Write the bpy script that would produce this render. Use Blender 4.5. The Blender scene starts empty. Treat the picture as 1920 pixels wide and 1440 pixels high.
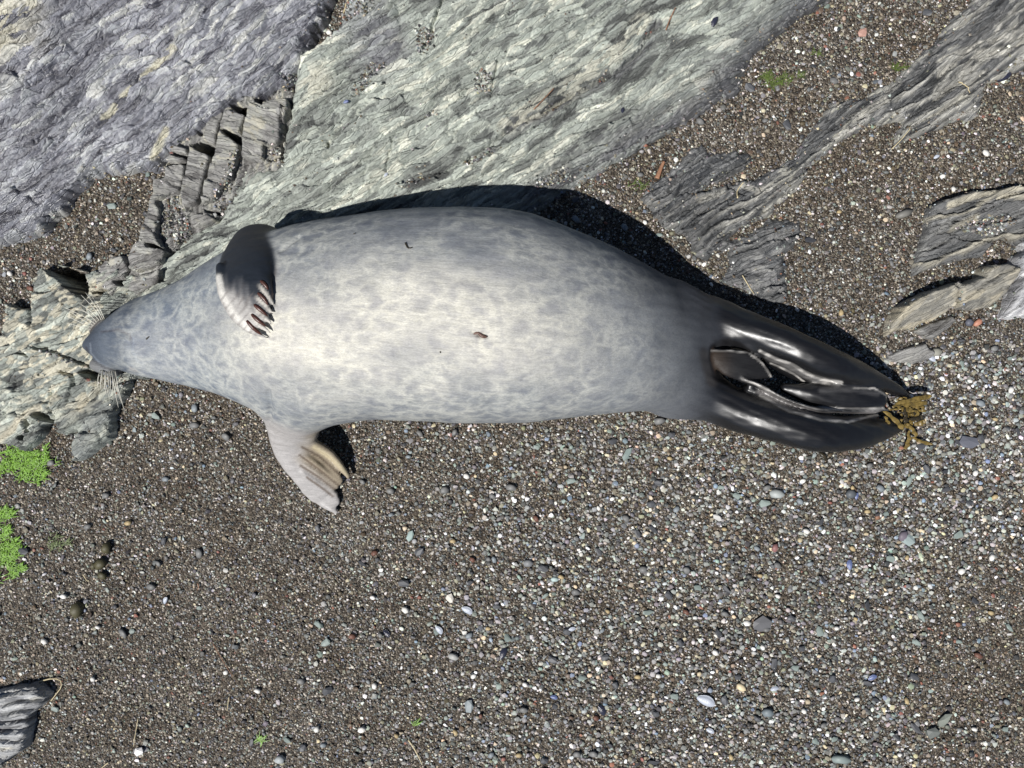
import bpy, math, random
import numpy as np
from mathutils import Vector

random.seed(7)
RNG = np.random.default_rng(11)
scene = bpy.context.scene
COL = scene.collection

# ------------------------------------------------------------------ camera, sky, sun, exposure
H = 1.40                                   # camera height above the beach, metres
cam_d = bpy.data.cameras.new("camera")
cam_d.sensor_width = 36.0
cam_d.lens = 36.0 * H / 1.92
cam_d.clip_start = 0.02
cam_d.clip_end = 500.0
cam = bpy.data.objects.new("camera", cam_d)
cam.location = (0, 0, H)
cam.rotation_euler = (0, 0, 0)
COL.objects.link(cam)
scene.camera = cam

SUN_K = Vector((0.42, 0.46, -1.0)).normalized()       # direction the light travels
sun_el = math.asin(-SUN_K.z)
world = bpy.data.worlds.new("World")
scene.world = world
world.use_nodes = True
wn = world.node_tree
bg = wn.nodes["Background"]
sky = wn.nodes.new("ShaderNodeTexSky")
sky.sky_type = 'NISHITA'
sky.sun_disc = False
sky.altitude = 600.0
sky.air_density = 0.8
sky.dust_density = 0.4
sky.sun_elevation = sun_el
sky.sun_rotation = math.atan2(-SUN_K.x, -SUN_K.y)
wn.links.new(sky.outputs[0], bg.inputs[0])
bg.inputs[1].default_value = 0.05
sun_d = bpy.data.lights.new("sun", 'SUN')
sun_d.energy = 5.0
sun_d.angle = math.radians(0.5)
sun_d.color = (1.0, 0.975, 0.94)
sun = bpy.data.objects.new("sun", sun_d)
sun.rotation_euler = SUN_K.to_track_quat('-Z', 'Y').to_euler()
sun.location = (-2, -2, 4)
COL.objects.link(sun)
scene.view_settings.view_transform = 'Standard'
scene.view_settings.look = 'None'
scene.view_settings.exposure = 0.18
scene.view_settings.gamma = 1.0


# ------------------------------------------------------------------ small maths
def W(px, py, z=0.0):
    """measured photo point at height z -> metres (1 photo pixel = 1 mm on the beach)"""
    s = (H - z) / H / 1000.0
    return ((px - 960.0) * s, (720.0 - py) * s, z)


def hsh(ix, iy, s):
    ix = ix.astype(np.int64); iy = iy.astype(np.int64)
    n = (ix * 374761393 + iy * 668265263 + s * 974634777) & 0xFFFFFFFF
    n = ((n ^ (n >> 13)) * 1274126177) & 0xFFFFFFFF
    n = ((n ^ (n >> 16)) * 2246822519) & 0xFFFFFFFF
    n = n ^ (n >> 15)
    return (n & 0xFFFFFF).astype(np.float64) / 16777215.0


def noise(x, y, s=0):
    ix = np.floor(x); iy = np.floor(y)
    fx = x - ix; fy = y - iy

    def g(ox, oy):
        a = hsh(ix + ox, iy + oy, s) * 2 * np.pi
        return np.cos(a) * (fx - ox) + np.sin(a) * (fy - oy)
    u = fx * fx * fx * (fx * (fx * 6 - 15) + 10)
    v = fy * fy * fy * (fy * (fy * 6 - 15) + 10)
    a = g(0, 0) * (1 - u) + g(1, 0) * u
    b = g(0, 1) * (1 - u) + g(1, 1) * u
    return (a * (1 - v) + b * v) * 1.5


def fbm(x, y, s=0, o=4):
    r = 0; a = 1.0; t = 0
    for i in range(o):
        r = r + a * noise(x * 2 ** i, y * 2 ** i, s + i * 17); t += a; a *= 0.5
    return r / t


def worley(u, v, s):
    iu = np.floor(u); iv = np.floor(v)
    f1 = np.full(u.shape, 9.0); f2 = np.full(u.shape, 9.0)
    rid = np.zeros(u.shape); dv = np.zeros(u.shape); du = np.zeros(u.shape)
    for a in (-1, 0, 1):
        for b in (-1, 0, 1):
            cx = iu + a; cy = iv + b
            ox = cx + 0.1 + 0.8 * hsh(cx, cy, s); oy = cy + 0.1 + 0.8 * hsh(cx, cy, s + 5)
            d = np.hypot(u - ox, v - oy)
            n = d < f1
            f2 = np.where(n, f1, np.minimum(f2, d))
            f1 = np.where(n, d, f1)
            rid = np.where(n, hsh(cx, cy, s + 9), rid)
            dv = np.where(n, v - oy, dv); du = np.where(n, u - ox, du)
    return f1, f2, rid, du, dv


def sstep(a, b, x):
    t = np.clip((x - a) / (b - a), 0, 1)
    return t * t * (3 - 2 * t)


def poly_sd(px, py, poly):
    """signed distance to a polygon, positive inside"""
    P = np.asarray(poly, float); Q = np.roll(P, -1, 0)
    best = np.full(px.shape, 1e9); ins = np.zeros(px.shape, bool)
    for (ax, ay), (bx, by) in zip(P, Q):
        ex, ey = bx - ax, by - ay
        t = np.clip(((px - ax) * ex + (py - ay) * ey) / (ex * ex + ey * ey + 1e-9), 0, 1)
        best = np.minimum(best, (px - ax - t * ex) ** 2 + (py - ay - t * ey) ** 2)
        c = (ay > py) != (by > py)
        if ey != 0:
            ins ^= c & (px < ex * (py - ay) / ey + ax)
    d = np.sqrt(best)
    return np.where(ins, d, -d)


def line_d(px, py, pts):
    best = np.full(px.shape, 1e9)
    for (ax, ay), (bx, by) in zip(pts[:-1], pts[1:]):
        ex, ey = bx - ax, by - ay
        t = np.clip(((px - ax) * ex + (py - ay) * ey) / (ex * ex + ey * ey + 1e-9), 0, 1)
        best = np.minimum(best, (px - ax - t * ex) ** 2 + (py - ay - t * ey) ** 2)
    return np.sqrt(best)


# ------------------------------------------------------------------ mesh and object helpers
def np_mesh(name, verts, faces, cols=None, smooth=True, extra=None):
    """faces: (n,3) or (n,4) int array"""
    me = bpy.data.meshes.new(name)
    verts = np.ascontiguousarray(verts, np.float32); faces = np.ascontiguousarray(faces, np.int32)
    nf, k = faces.shape
    me.vertices.add(len(verts)); me.vertices.foreach_set("co", verts.ravel())
    me.loops.add(nf * k); me.loops.foreach_set("vertex_index", faces.ravel())
    me.polygons.add(nf)
    me.polygons.foreach_set("loop_start", np.arange(0, nf * k, k, dtype=np.int32))
    me.polygons.foreach_set("loop_total", np.full(nf, k, np.int32))
    me.polygons.foreach_set("use_smooth", np.full(nf, smooth, bool))
    me.update(calc_edges=True)
    if cols is not None:
        a = me.attributes.new("col", 'FLOAT_COLOR', 'POINT')
        c = np.ones((len(verts), 4), np.float32); c[:, :cols.shape[1]] = cols
        a.data.foreach_set("color", c.ravel())
    for nm, val in (extra or {}).items():
        a = me.attributes.new(nm, 'FLOAT', 'POINT')
        a.data.foreach_set("value", np.ascontiguousarray(val, np.float32))
    return me


def link(name, me, mat=None, parent=None, label=None, cat=None, group=None, kind=None, loc=None):
    o = bpy.data.objects.new(name, me)
    COL.objects.link(o)
    if me is not None and mat is not None and not me.materials:
        me.materials.append(mat)
    if parent is not None: o.parent = parent
    if loc is not None: o.location = loc
    if label: o["label"] = label
    if cat: o["category"] = cat
    if group: o["group"] = group
    if kind: o["kind"] = kind
    return o


# ------------------------------------------------------------------ materials
class NT:
    def __init__(self, name):
        self.m = bpy.data.materials.new(name); self.m.use_nodes = True
        self.t = self.m.node_tree
        self.b = self.t.nodes["Principled BSDF"]

    def n(self, kind, **kw):
        nd = self.t.nodes.new(kind)
        for k, v in kw.items():
            if k.startswith("i_"):
                nd.inputs[k[2:].replace("_", " ")].default_value = v
            else:
                setattr(nd, k, v)
        return nd

    def l(self, a, b): self.t.links.new(a, b)

    def attr(self, name): return self.n("ShaderNodeAttribute", attribute_name=name)

    def coords(self, scale=(1, 1, 1), rot=(0, 0, 0)):
        tc = self.n("ShaderNodeTexCoord"); mp = self.n("ShaderNodeMapping")
        mp.inputs["Scale"].default_value = scale; mp.inputs["Rotation"].default_value = rot
        if rot != (0, 0, 0):
            m0 = self.n("ShaderNodeMapping"); m0.inputs["Rotation"].default_value = rot
            mp.inputs["Rotation"].default_value = (0, 0, 0)
            self.l(tc.outputs["Object"], m0.inputs["Vector"]); self.l(m0.outputs[0], mp.inputs["Vector"])
        else:
            self.l(tc.outputs["Object"], mp.inputs["Vector"])
        return mp.outputs[0]

    def noise(self, vec, scale, detail=3.0, rough=0.55):
        nd = self.n("ShaderNodeTexNoise"); nd.inputs["Scale"].default_value = scale
        nd.inputs["Detail"].default_value = detail; nd.inputs["Roughness"].default_value = rough
        self.l(vec, nd.inputs["Vector"])
        return nd.outputs["Fac"]

    def ramp(self, fac, stops):
        r = self.n("ShaderNodeValToRGB")
        el = r.color_ramp.elements
        while len(el) < len(stops): el.new(0.5)
        for e, (p, c) in zip(el, stops):
            e.position = p
            e.color = (c, c, c, 1) if isinstance(c, (int, float)) else (*c, 1)
        self.l(fac, r.inputs[0])
        return r.outputs[0]

    def mix(self, a, b, fac, mode='MIX'):
        nd = self.n("ShaderNodeMix", data_type='RGBA', blend_type=mode)
        for idx, v in ((0, fac), (6, a), (7, b)):
            if isinstance(v, (int, float)): nd.inputs[idx].default_value = v
            elif isinstance(v, tuple): nd.inputs[idx].default_value = (*v, 1) if len(v) == 3 else v
            else: self.l(v, nd.inputs[idx])
        return nd.outputs[2]

    def math(self, op, a, b=0.0):
        nd = self.n("ShaderNodeMath", operation=op)
        for i, v in ((0, a), (1, b)):
            if isinstance(v, (int, float)): nd.inputs[i].default_value = v
            else: self.l(v, nd.inputs[i])
        return nd.outputs[0]

    def bump(self, h, strength, dist):
        nd = self.n("ShaderNodeBump"); nd.inputs["Strength"].default_value = strength
        nd.inputs["Distance"].default_value = dist
        self.l(h, nd.inputs["Height"])
        self.l(nd.outputs[0], self.b.inputs["Normal"])

    def set(self, **kw):
        for k, v in kw.items(): self.b.inputs[k.replace("_", " ")].default_value = v


def mat_plain(name, col, rough=0.6, var=0.25, scale=120.0, spec=0.4):
    n = NT(name)
    f = n.noise(n.coords(), scale, 4)
    c = n.mix(tuple(x * (1 - var) for x in col), tuple(min(1, x * (1 + var)) for x in col), n.ramp(f, [(0.3, 0.0), (0.7, 1.0)]))
    n.l(c, n.b.inputs["Base Color"])
    n.set(Roughness=rough); n.b.inputs["Specular IOR Level"].default_value = spec
    n.bump(f, 0.3, 0.001)
    return n.m


def mat_rock(strike):
    n = NT("foliated_rock")
    a = n.attr("col"); w = n.attr("wet")
    v = n.coords((1, 1, 1))
    rot = (0, 0, math.radians(-strike))
    # wander of the cleavage, then long thin cells along it
    wv = n.n("ShaderNodeTexNoise"); wv.inputs["Scale"].default_value = 16.0; wv.inputs["Detail"].default_value = 4; n.l(v, wv.inputs["Vector"])
    sub = n.n("ShaderNodeVectorMath", operation='SUBTRACT'); n.l(wv.outputs["Color"], sub.inputs[0]); sub.inputs[1].default_value = (.5, .5, .5)
    sc = n.n("ShaderNodeVectorMath", operation='SCALE'); n.l(sub.outputs[0], sc.inputs[0]); sc.inputs["Scale"].default_value = 0.030
    ad = n.n("ShaderNodeVectorMath", operation='ADD'); n.l(v, ad.inputs[0]); n.l(sc.outputs[0], ad.inputs[1])
    m0 = n.n("ShaderNodeMapping"); m0.inputs["Rotation"].default_value = rot; n.l(ad.outputs[0], m0.inputs["Vector"])
    m1 = n.n("ShaderNodeMapping"); m1.inputs["Scale"].default_value = (15, 120, 40); n.l(m0.outputs[0], m1.inputs["Vector"])
    ve = n.n("ShaderNodeTexVoronoi", feature='DISTANCE_TO_EDGE'); ve.inputs["Scale"].default_value = 1.0; n.l(m1.outputs[0], ve.inputs["Vector"])
    vc = n.n("ShaderNodeTexVoronoi"); vc.inputs["Scale"].default_value = 1.0; n.l(m1.outputs[0], vc.inputs["Vector"])
    sep = n.n("ShaderNodeSeparateColor"); n.l(vc.outputs["Color"], sep.inputs[0])
    crack = n.ramp(ve.outputs["Distance"], [(0.0, 0.0), (0.07, 1.0)])
    f1 = n.noise(n.coords((160, 420, 240), rot), 1.0, 5, 0.65)
    f2 = n.noise(v, 900.0, 3, 0.7)
    c = n.mix(a.outputs["Color"], n.ramp(f1, [(0.30, 0.55), (0.5, 0.97), (0.72, 1.4)]), 0.5, 'MULTIPLY')
    c = n.mix(c, n.ramp(sep.outputs[0], [(0.0, 0.62), (0.5, 0.98), (1.0, 1.42)]), 0.6, 'MULTIPLY')
    c = n.mix(c, n.ramp(f2, [(0.3, 0.75), (0.7, 1.2)]), 0.35, 'MULTIPLY')
    n.l(c, n.b.inputs["Base Color"])
    r = n.n("ShaderNodeMapRange"); n.l(w.outputs["Fac"], r.inputs[0])
    r.inputs[3].default_value = 0.8; r.inputs[4].default_value = 0.23
    n.l(n.math('ADD', r.outputs[0], n.math('MULTIPLY', n.math('SUBTRACT', f2, 0.5), 0.25)), n.b.inputs["Roughness"])
    n.l(n.math('ADD', 0.12, n.math('MULTIPLY', w.outputs["Fac"], 0.85)), n.b.inputs["Specular IOR Level"])
    h = n.math('ADD', n.math('MULTIPLY', crack, 0.32), n.math('MULTIPLY', sep.outputs[1], 0.8))
    h = n.math('ADD', h, n.math('ADD', n.math('MULTIPLY', f1, 0.55), n.math('MULTIPLY', f2, 0.10)))
    n.bump(h, 0.9, 0.0042)
    return n.m


def mat_pebble():
    n = NT("pebble_stone")
    a = n.attr("col")
    v = n.coords()
    f = n.noise(v, 700.0, 3, 0.6)
    c = n.mix(a.outputs["Color"], n.ramp(f, [(0.3, 0.75), (0.7, 1.2)]), 0.7, 'MULTIPLY')
    n.l(c, n.b.inputs["Base Color"])
    n.set(Roughness=0.5); n.b.inputs["Specular IOR Level"].default_value = 0.3
    return n.m


def mat_grit():
    n = NT("coarse_grit")
    v = n.coords()
    vo = n.n("ShaderNodeTexVoronoi"); vo.inputs["Scale"].default_value = 330.0; n.l(v, vo.inputs["Vector"])
    sep = n.n("ShaderNodeSeparateColor"); n.l(vo.outputs["Color"], sep.inputs[0])
    c = n.ramp(sep.outputs[0], [(0.0, (0.02, 0.016, 0.012)), (0.45, (0.07, 0.058, 0.045)), (0.75, (0.14, 0.12, 0.095)),
                                (0.92, (0.20, 0.18, 0.15)), (0.97, (0.5, 0.47, 0.42))])
    big = n.noise(v, 9.0, 4)
    c = n.mix(c, n.ramp(big, [(0.35, (0.75, 0.66, 0.55)), (0.65, (1.1, 1.08, 1.05))]), 0.8, 'MULTIPLY')
    n.l(c, n.b.inputs["Base Color"])
    n.set(Roughness=0.6)
    n.bump(n.math('SUBTRACT', 1.0, vo.outputs["Distance"]), 1.0, 0.004)
    return n.m


def mat_seal():
    n = NT("seal_coat")
    a = n.attr("col"); net = n.attr("net"); sl = n.attr("slick")
    v = n.coords((1.0, 1.35, 1.35))
    wn_ = n.n("ShaderNodeTexNoise"); wn_.inputs["Scale"].default_value = 30.0; wn_.inputs["Detail"].default_value = 7; wn_.inputs["Roughness"].default_value = 0.62
    n.l(v, wn_.inputs["Vector"])
    sub = n.n("ShaderNodeVectorMath", operation='SUBTRACT'); n.l(wn_.outputs["Color"], sub.inputs[0]); sub.inputs[1].default_value = (.5, .5, .5)
    sc = n.n("ShaderNodeVectorMath", operation='SCALE'); n.l(sub.outputs[0], sc.inputs[0]); sc.inputs["Scale"].default_value = 0.07
    ad = n.n("ShaderNodeVectorMath", operation='ADD'); n.l(v, ad.inputs[0]); n.l(sc.outputs[0], ad.inputs[1])
    vo = n.n("ShaderNodeTexVoronoi", feature='DISTANCE_TO_EDGE'); vo.inputs["Scale"].default_value = 27.0
    n.l(ad.outputs[0], vo.inputs["Vector"])
    line = n.ramp(vo.outputs["Distance"], [(0.0, 1.0), (0.12, 0.6), (0.36, 0.0)])
    patch = n.ramp(n.noise(v, 11.0, 3), [(0.30, 0.15), (0.60, 1.0)])
    blot = n.ramp(n.noise(v, 48.0, 3), [(0.38, 0.0), (0.66, 1.0)])
    brk = n.ramp(n.noise(n.coords((50, 120, 120)), 1.0, 4), [(0.28, 0.3), (0.50, 1.0)])
    lf = n.math('MULTIPLY', n.math('MULTIPLY', n.math('MULTIPLY', line, brk), patch), net.outputs["Fac"])
    c = n.mix(a.outputs["Color"], n.mix(a.outputs["Color"], (0.84, 0.84, 0.88), 1.0, 'MULTIPLY'), n.math('MULTIPLY', blot, net.outputs["Fac"]))
    pale = n.mix(n.mix(a.outputs["Color"], (1.55, 1.52, 1.40), 1.0, 'MULTIPLY'), (0.52, 0.51, 0.45), 0.4)
    c = n.mix(c, pale, n.math('MULTIPLY', lf, 1.0))
    fur = n.noise(n.coords((38, 360, 360), (0, 0, math.radians(5))), 1.0, 5, 0.7)
    fine = n.noise(n.coords((240, 1500, 1500)), 1.0, 2, 0.6)
    c = n.mix(c, n.ramp(fur, [(0.30, 0.62), (0.5, 1.0), (0.70, 1.30)]), 0.5, 'MULTIPLY')
    c = n.mix(c, n.ramp(fine, [(0.3, 0.72), (0.7, 1.28)]), 0.6, 'MULTIPLY')
    n.l(c, n.b.inputs["Base Color"])
    r = n.n("ShaderNodeMapRange"); n.l(sl.outputs["Fac"], r.inputs[0])
    r.inputs[3].default_value = 0.6; r.inputs[4].default_value = 0.36
    n.l(n.math('ADD', r.outputs[0], n.math('MULTIPLY', n.math('SUBTRACT', fur, 0.5), 0.16)), n.b.inputs["Roughness"])
    n.l(n.math('ADD', 0.06, n.math('MULTIPLY', sl.outputs["Fac"], 0.55)), n.b.inputs["Specular IOR Level"])
    bs = n.n("ShaderNodeBump"); bs.inputs["Distance"].default_value = 0.0014
    n.l(n.math('SUBTRACT', 0.45, n.math('MULTIPLY', sl.outputs["Fac"], 0.40)), bs.inputs["Strength"])
    n.l(n.math('ADD', fur, n.math('MULTIPLY', fine, 0.7)), bs.inputs["Height"]); n.l(bs.outputs[0], n.b.inputs["Normal"])
    return n.m


ROCK_MATS = {k: mat_rock(k) for k in (38, 31, 24, 8, -14)}
M_PEB = mat_pebble(); M_GRIT = mat_grit(); M_SEAL = mat_seal()
M_CLAW = mat_plain("claw_horn", (0.065, 0.025, 0.018), 0.35, 0.4, 300)
M_WHISK = mat_plain("whisker_hair", (0.62, 0.60, 0.52), 0.4, 0.1)
M_WEED = mat_plain("bladder_wrack", (0.15, 0.105, 0.03), 0.42, 0.5, 160)
M_WEEDD = mat_plain("dark_wrack", (0.03, 0.024, 0.014), 0.35, 0.5, 160)
M_ALGO = mat_plain("olive_alga", (0.07, 0.10, 0.02), 0.5, 0.5, 200)
M_ALGA = mat_plain("green_alga", (0.13, 0.26, 0.02), 0.5, 0.5, 200)
M_STRAW = mat_plain("dry_straw", (0.52, 0.44, 0.27), 0.6, 0.2, 200)
M_STRAWR = mat_plain("rusty_straw", (0.25, 0.13, 0.075), 0.6, 0.3, 200)
M_SHELL = mat_plain("mussel_shell_blue", (0.11, 0.14, 0.27), 0.3, 0.6, 220, 0.6)
M_SHELLP = mat_plain("mussel_shell_pale", (0.40, 0.43, 0.49), 0.3, 0.35, 220, 0.6)
M_SHELLD = mat_plain("mussel_shell_dark", (0.025, 0.027, 0.045), 0.25, 0.6, 220, 0.6)
M_LUMP = mat_plain("olive_lump", (0.075, 0.068, 0.035), 0.5, 0.4, 200)
M_BROWN = mat_plain("navel_skin", (0.11, 0.06, 0.045), 0.5, 0.4, 400)

# ------------------------------------------------------------------ rocks (height functions, then meshes)
def cr(pts, ox, oy, s): return [(ox + x / s, oy + y / s) for x, y in pts]


def cb(pts): return cr(pts, 240, 150, 4.3625)
def cl(pts): return cr(pts, 0, 450, 3.35)
def c3(pts): return cr(pts, 1280, 0, 3.0)
def cd(pts): return cr(pts, 1120, 230, 4.114)
def ce(pts): return cr(pts, 1640, 320, 3.789)


PITS = [(cb(p), d) for p, d in [
    ([(565, 565), (620, 522), (758, 568), (748, 645), (720, 660), (600, 605)], .085),
    ([(808, 430), (960, 488), (985, 560), (940, 560), (815, 465)], .07),
    ([(868, 240), (970, 222), (1035, 290), (1015, 345), (930, 300)], .08),
    ([(1065, 180), (1180, 148), (1190, 195), (1150, 265), (1080, 225)], .08),
    ([(270, 800), (320, 780), (370, 810), (330, 845)], .06),
    ([(370, 705), (535, 700), (535, 725), (380, 735)], .03),
    ([(410, 625), (540, 650), (540, 680), (430, 650)], .03),
    ([(600, 445), (650, 450), (645, 490), (610, 475)], .05),
    ([(1195, 180), (1365, 198), (1365, 215), (1200, 202)], .04),
    ([(1280, 250), (1345, 275), (1340, 295)], .04),
    ([(205, 1355), (260, 1360), (345, 1400), (300, 1405), (215, 1380)], .05),
    ([(1655, 545), (1682, 545), (1680, 605), (1665, 600)], .03),
    ([(660, 1085), (790, 1085), (785, 1125), (690, 1105)], .035)]]
PITS += [(cl(p), d) for p, d in [
    ([(300, 178), (430, 168), (605, 222), (608, 330), (582, 388), (520, 350), (400, 250)], .10),
    ([(85, 400), (110, 362), (218, 368), (228, 420), (180, 447), (130, 425)], .07),
    ([(-40, 560), (62, 532), (52, 603), (-40, 603)], .06),
    ([(548, 830), (580, 808), (690, 838), (685, 882), (600, 872)], .05),
    ([(262, 1090), (300, 1068), (368, 1098), (368, 1145), (310, 1125)], .05),
    ([(220, 1130), (252, 1105), (250, 1200), (222, 1200)], .04),
    ([(165, 1225), (215, 1225), (210, 1250), (170, 1245)], .04),
    ([(655, 90), (715, 78), (742, 145), (700, 145)], .06),
    ([(640, 335), (732, 325), (720, 347), (650, 347)], .04),
    ([(170, 715), (230, 705), (240, 740), (215, 728)], .02),
    ([(760, 270), (830, 250), (815, 300), (790, 298)], .05),
    ([(430, 780 + 40), (515, 800 + 40), (515, 840 + 20), (440, 838)], .012)]]
GROOVES = [  # polyline, half width px, depth m
    ([(1225, 60), (1195, 110), (1150, 150), (1105, 172), (1050, 200), (1010, 225), (960, 240), (925, 275), (880, 305), (820, 335)], 5, .011),
    ([(845, -10), (830, 30), (800, 110)], 4, .012), ([(935, 130), (920, 190)], 3, .008), ([(740, 270), (725, 330)], 3, .008),
    ([(540, 215), (533, 300), (508, 306)], 3, .012),
    (cl([(280, 680), (420, 705), (520, 755), (620, 800)]), 3.5, .014),
    (cl([(245, 300), (235, 470), (250, 560)]), 3, .008), (cl([(380, 930), (385, 1080), (400, 1200)]), 3, .01),
    (cl([(520, 860), (515, 960), (480, 1010)]), 3, .01), (cl([(160, 880), (150, 950)]), 2, .006),
    (ce([(380, 470), (480, 360), (540, 370), (600, 310)]), 1.6, .006), (ce([(400, 320), (600, 240), (730, 240), (820, 290), (860, 240), (1000, 235)]), 2.2, .008),
    (ce([(385, 465), (500, 445), (620, 500), (760, 510), (900, 470)]), 2.4, .009), (ce([(400, 560), (520, 490), (660, 510)]), 1.8, .007),
    (cd([(930, 480), (1000, 500), (1120, 575)]), 2.4, .01), (cd([(1230, 510), (1290, 560)]), 1.8, .006), (cd([(860, 870), (930, 900)]), 1.5, .006),
    (cd([(700, 640), (780, 600), (860, 575)]), 2, .007), (cd([(740, 720), (900, 680), (1100, 680), (1280, 690)]), 2, .007),
    (c3([(820, 640), (960, 570), (1130, 540), (1300, 470)]), 2.5, .009), (c3([(1240, 720), (1290, 620), (1400, 540), (1550, 500)]), 2.2, .008),
    (c3([(1580, 300), (1620, 270), (1780, 240)]), 2, .006), (c3([(1540, 420), (1600, 350), (1740, 350)]), 2, .006)]


def foliation(px, py, strike, su, sv, seed, amp, curl=1.0, strata=1.6):
    """scaly cleavage: overlapping long lenses with raised lower lips"""
    t = math.radians(strike)
    px0, py0 = px, py
    px = px + curl * (13 * noise(px0 / 190, py0 / 150, seed + 40) + 3 * noise(px0 / 60, py0 / 50, seed + 41))
    py = py + curl * (15 * noise(px0 / 170, py0 / 140, seed + 42) + 5 * noise(px0 / 48, py0 / 44, seed + 43) + 1.4 * noise(px0 / 13, py0 / 13, seed + 44))
    u = px * math.cos(t) - py * math.sin(t)
    v = px * math.sin(t) + py * math.cos(t)
    _, _, r0, _, dv0 = worley(u / (su * 3.4), v / (sv * 3.0), seed)
    f1, f2, r1, du1, dv1 = worley(u / su, v / sv, seed + 100)
    g1, g2, r2, du2, dv2 = worley(u / (su * .42) + 7, v / (sv * .46), seed + 200)
    h = amp * (1.6 * (r0 - .5) - 1.0 * dv0 + 1.4 * (r1 - .5) - 1.2 * dv1 + .6 * (r2 - .5) - .5 * dv2)
    h = h - amp * .8 * (1 - sstep(0, .12, f2 - f1)) * (r1 > .3) - amp * .35 * (1 - sstep(0, .12, g2 - g1))
    h = h + amp * .4 * fbm(px / 30, py / 26, seed + 300, 3)
    t_ = v / (sv * 2.1) + .9 * noise(u / 150, v / 70, seed + 310) + .25 * noise(u / 40, v / 30, seed + 311)
    k_ = np.floor(t_); f_ = t_ - k_
    h = h + amp * strata * (.4 + 1.6 * hsh(k_ + np.floor(u / 190 + 3 * hsh(k_, k_ * 0, seed + 2)) * 31, k_, seed + 1)) * (1 - f_)
    return h, r0, r1, r2, u, v


ROCKS = []


def rock(name, poly, strike, top, edge, pal, seed, wet=.1, amp=.0035, su=42, sv=11, curl=1.0, rag=1.0, colfn=None, wetfn=None,
         label=None, cat=None, kind=None, group=None, parent=None, gap=0, strata=2.3):
    r = dict(locals()); ROCKS.append(r)
    return r


def rock_eval(r, X, Y):
    px0 = 960 + X * 1000; py0 = 720 - Y * 1000
    s = r['seed']; k = r['rag']
    px = px0 + k * (6 * noise(px0 / 34, py0 / 34, s + 1) + 3.5 * noise(px0 / 11, py0 / 11, s + 2))
    py = py0 + k * (6 * noise(px0 / 34, py0 / 34, s + 3) + 3.5 * noise(px0 / 11, py0 / 11, s + 4))
    d = poly_sd(px, py, r['poly']) - r['gap']
    top = r['top'](px0, py0) if callable(r['top']) else r['top']
    h, r0, r1, r2, u, v = foliation(px0, py0, r['strike'], r['su'], r['sv'], s, r['amp'], r['curl'], r['strata'])
    rise = 1 - np.exp(-np.maximum(d, 0) / r['edge'])
    z = ground_z(X, Y) - .004 + (top + .004) * rise + h * np.clip(rise * 1.3, 0, 1)
    for pts, wd, dep in GROOVES:
        z = z - dep * (1 - sstep(wd * .3, wd, line_d(px0 + 3 * noise(px0 / 12, py0 / 12, 3), py0 + 3 * noise(px0 / 12, py0 / 12, 4), pts)))
    for pts, dep in PITS:
        xs = [p[0] for p in pts]; ys = [p[1] for p in pts]
        m = (px0 > min(xs) - 15) & (px0 < max(xs) + 15) & (py0 > min(ys) - 15) & (py0 < max(ys) + 15)
        if m.any():
            q = poly_sd(px0[m] + 1.5 * noise(px0[m] / 9, py0[m] / 9, 8), py0[m] + 1.5 * noise(px0[m] / 9, py0[m] / 9, 9), pts)
            z[m] -= 1.3 * dep * sstep(-.6, 1.6, q)
    z = np.where(d < 0, z - .03 * np.clip(-d / 4, 0, 1), z)
    # colour of the stone itself
    pal = np.array(r['pal'], float)
    w = np.clip(.5 + .62 * (r1 - .5) + .40 * (r0 - .5) + .55 * (r2 - .5) + .40 * fbm(u / 160, v / 45, s + 7, 3), 0, .9999) * (len(pal) - 1)
    i = w.astype(int); f = (w - i)[:, None]
    col = pal[i] * (1 - f) + pal[np.minimum(i + 1, len(pal) - 1)] * f
    wet = np.full(px0.shape, r['wet'])
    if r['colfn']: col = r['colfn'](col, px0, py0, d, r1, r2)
    if r['wetfn']: wet = r['wetfn'](px0, py0, d)
    return z, d, col, wet


def ground_z(X, Y):
    return .006 * noise(X * 4, Y * 4, 91) + .003 * noise(X * 13, Y * 13, 92) + .0012 * noise(X * 45, Y * 45, 93)


CREAM = np.array((.50, .47, .34)); DARK = np.array((.075, .075, .08))
GREEN_PAL = [(.09, .094, .09), (.185, .196, .182), (.28, .298, .27), (.325, .352, .315), (.42, .445, .39), (.58, .585, .50)]
PURP_PAL = [(.055, .055, .068), (.12, .121, .142), (.185, .189, .213), (.225, .23, .256), (.32, .33, .342), (.47, .47, .445)]
DARK_PAL = [(.045, .047, .05), (.085, .088, .09), (.12, .122, .122), (.15, .15, .148), (.22, .22, .21), (.40, .39, .33)]
BLOCK_PAL = [(.13, .125, .12), (.20, .195, .185), (.25, .245, .235), (.28, .275, .255), (.32, .32, .29), (.40, .38, .31)]
TAN_PAL = [(.10, .098, .09), (.17, .165, .15), (.26, .25, .22), (.33, .31, .26), (.42, .38, .29), (.50, .44, .32)]


def mixc(col, c, w): return col * (1 - w[:, None]) + np.asarray(c) * w[:, None]


def purp_col(col, px, py, d, r1, r2):
    w = sstep(150, 20, np.hypot(px - 5, py - 60)) * (r1 > .35) * .8
    w = np.maximum(w, .75 * (1 - sstep(4, 9, line_d(px, py, [(345, 110), (300, 150), (250, 195), (215, 235)]))) * (r2 > .4))
    w = np.maximum(w, .8 * (1 - sstep(3, 8, line_d(px, py, [(328, 255), (312, 285), (300, 305)]))))
    w = np.maximum(w, .7 * (1 - sstep(5, 14, line_d(px, py, [(120, 0), (80, 60), (30, 130), (5, 190)]))) * (r2 > .5))
    return mixc(col, CREAM, w)


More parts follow.
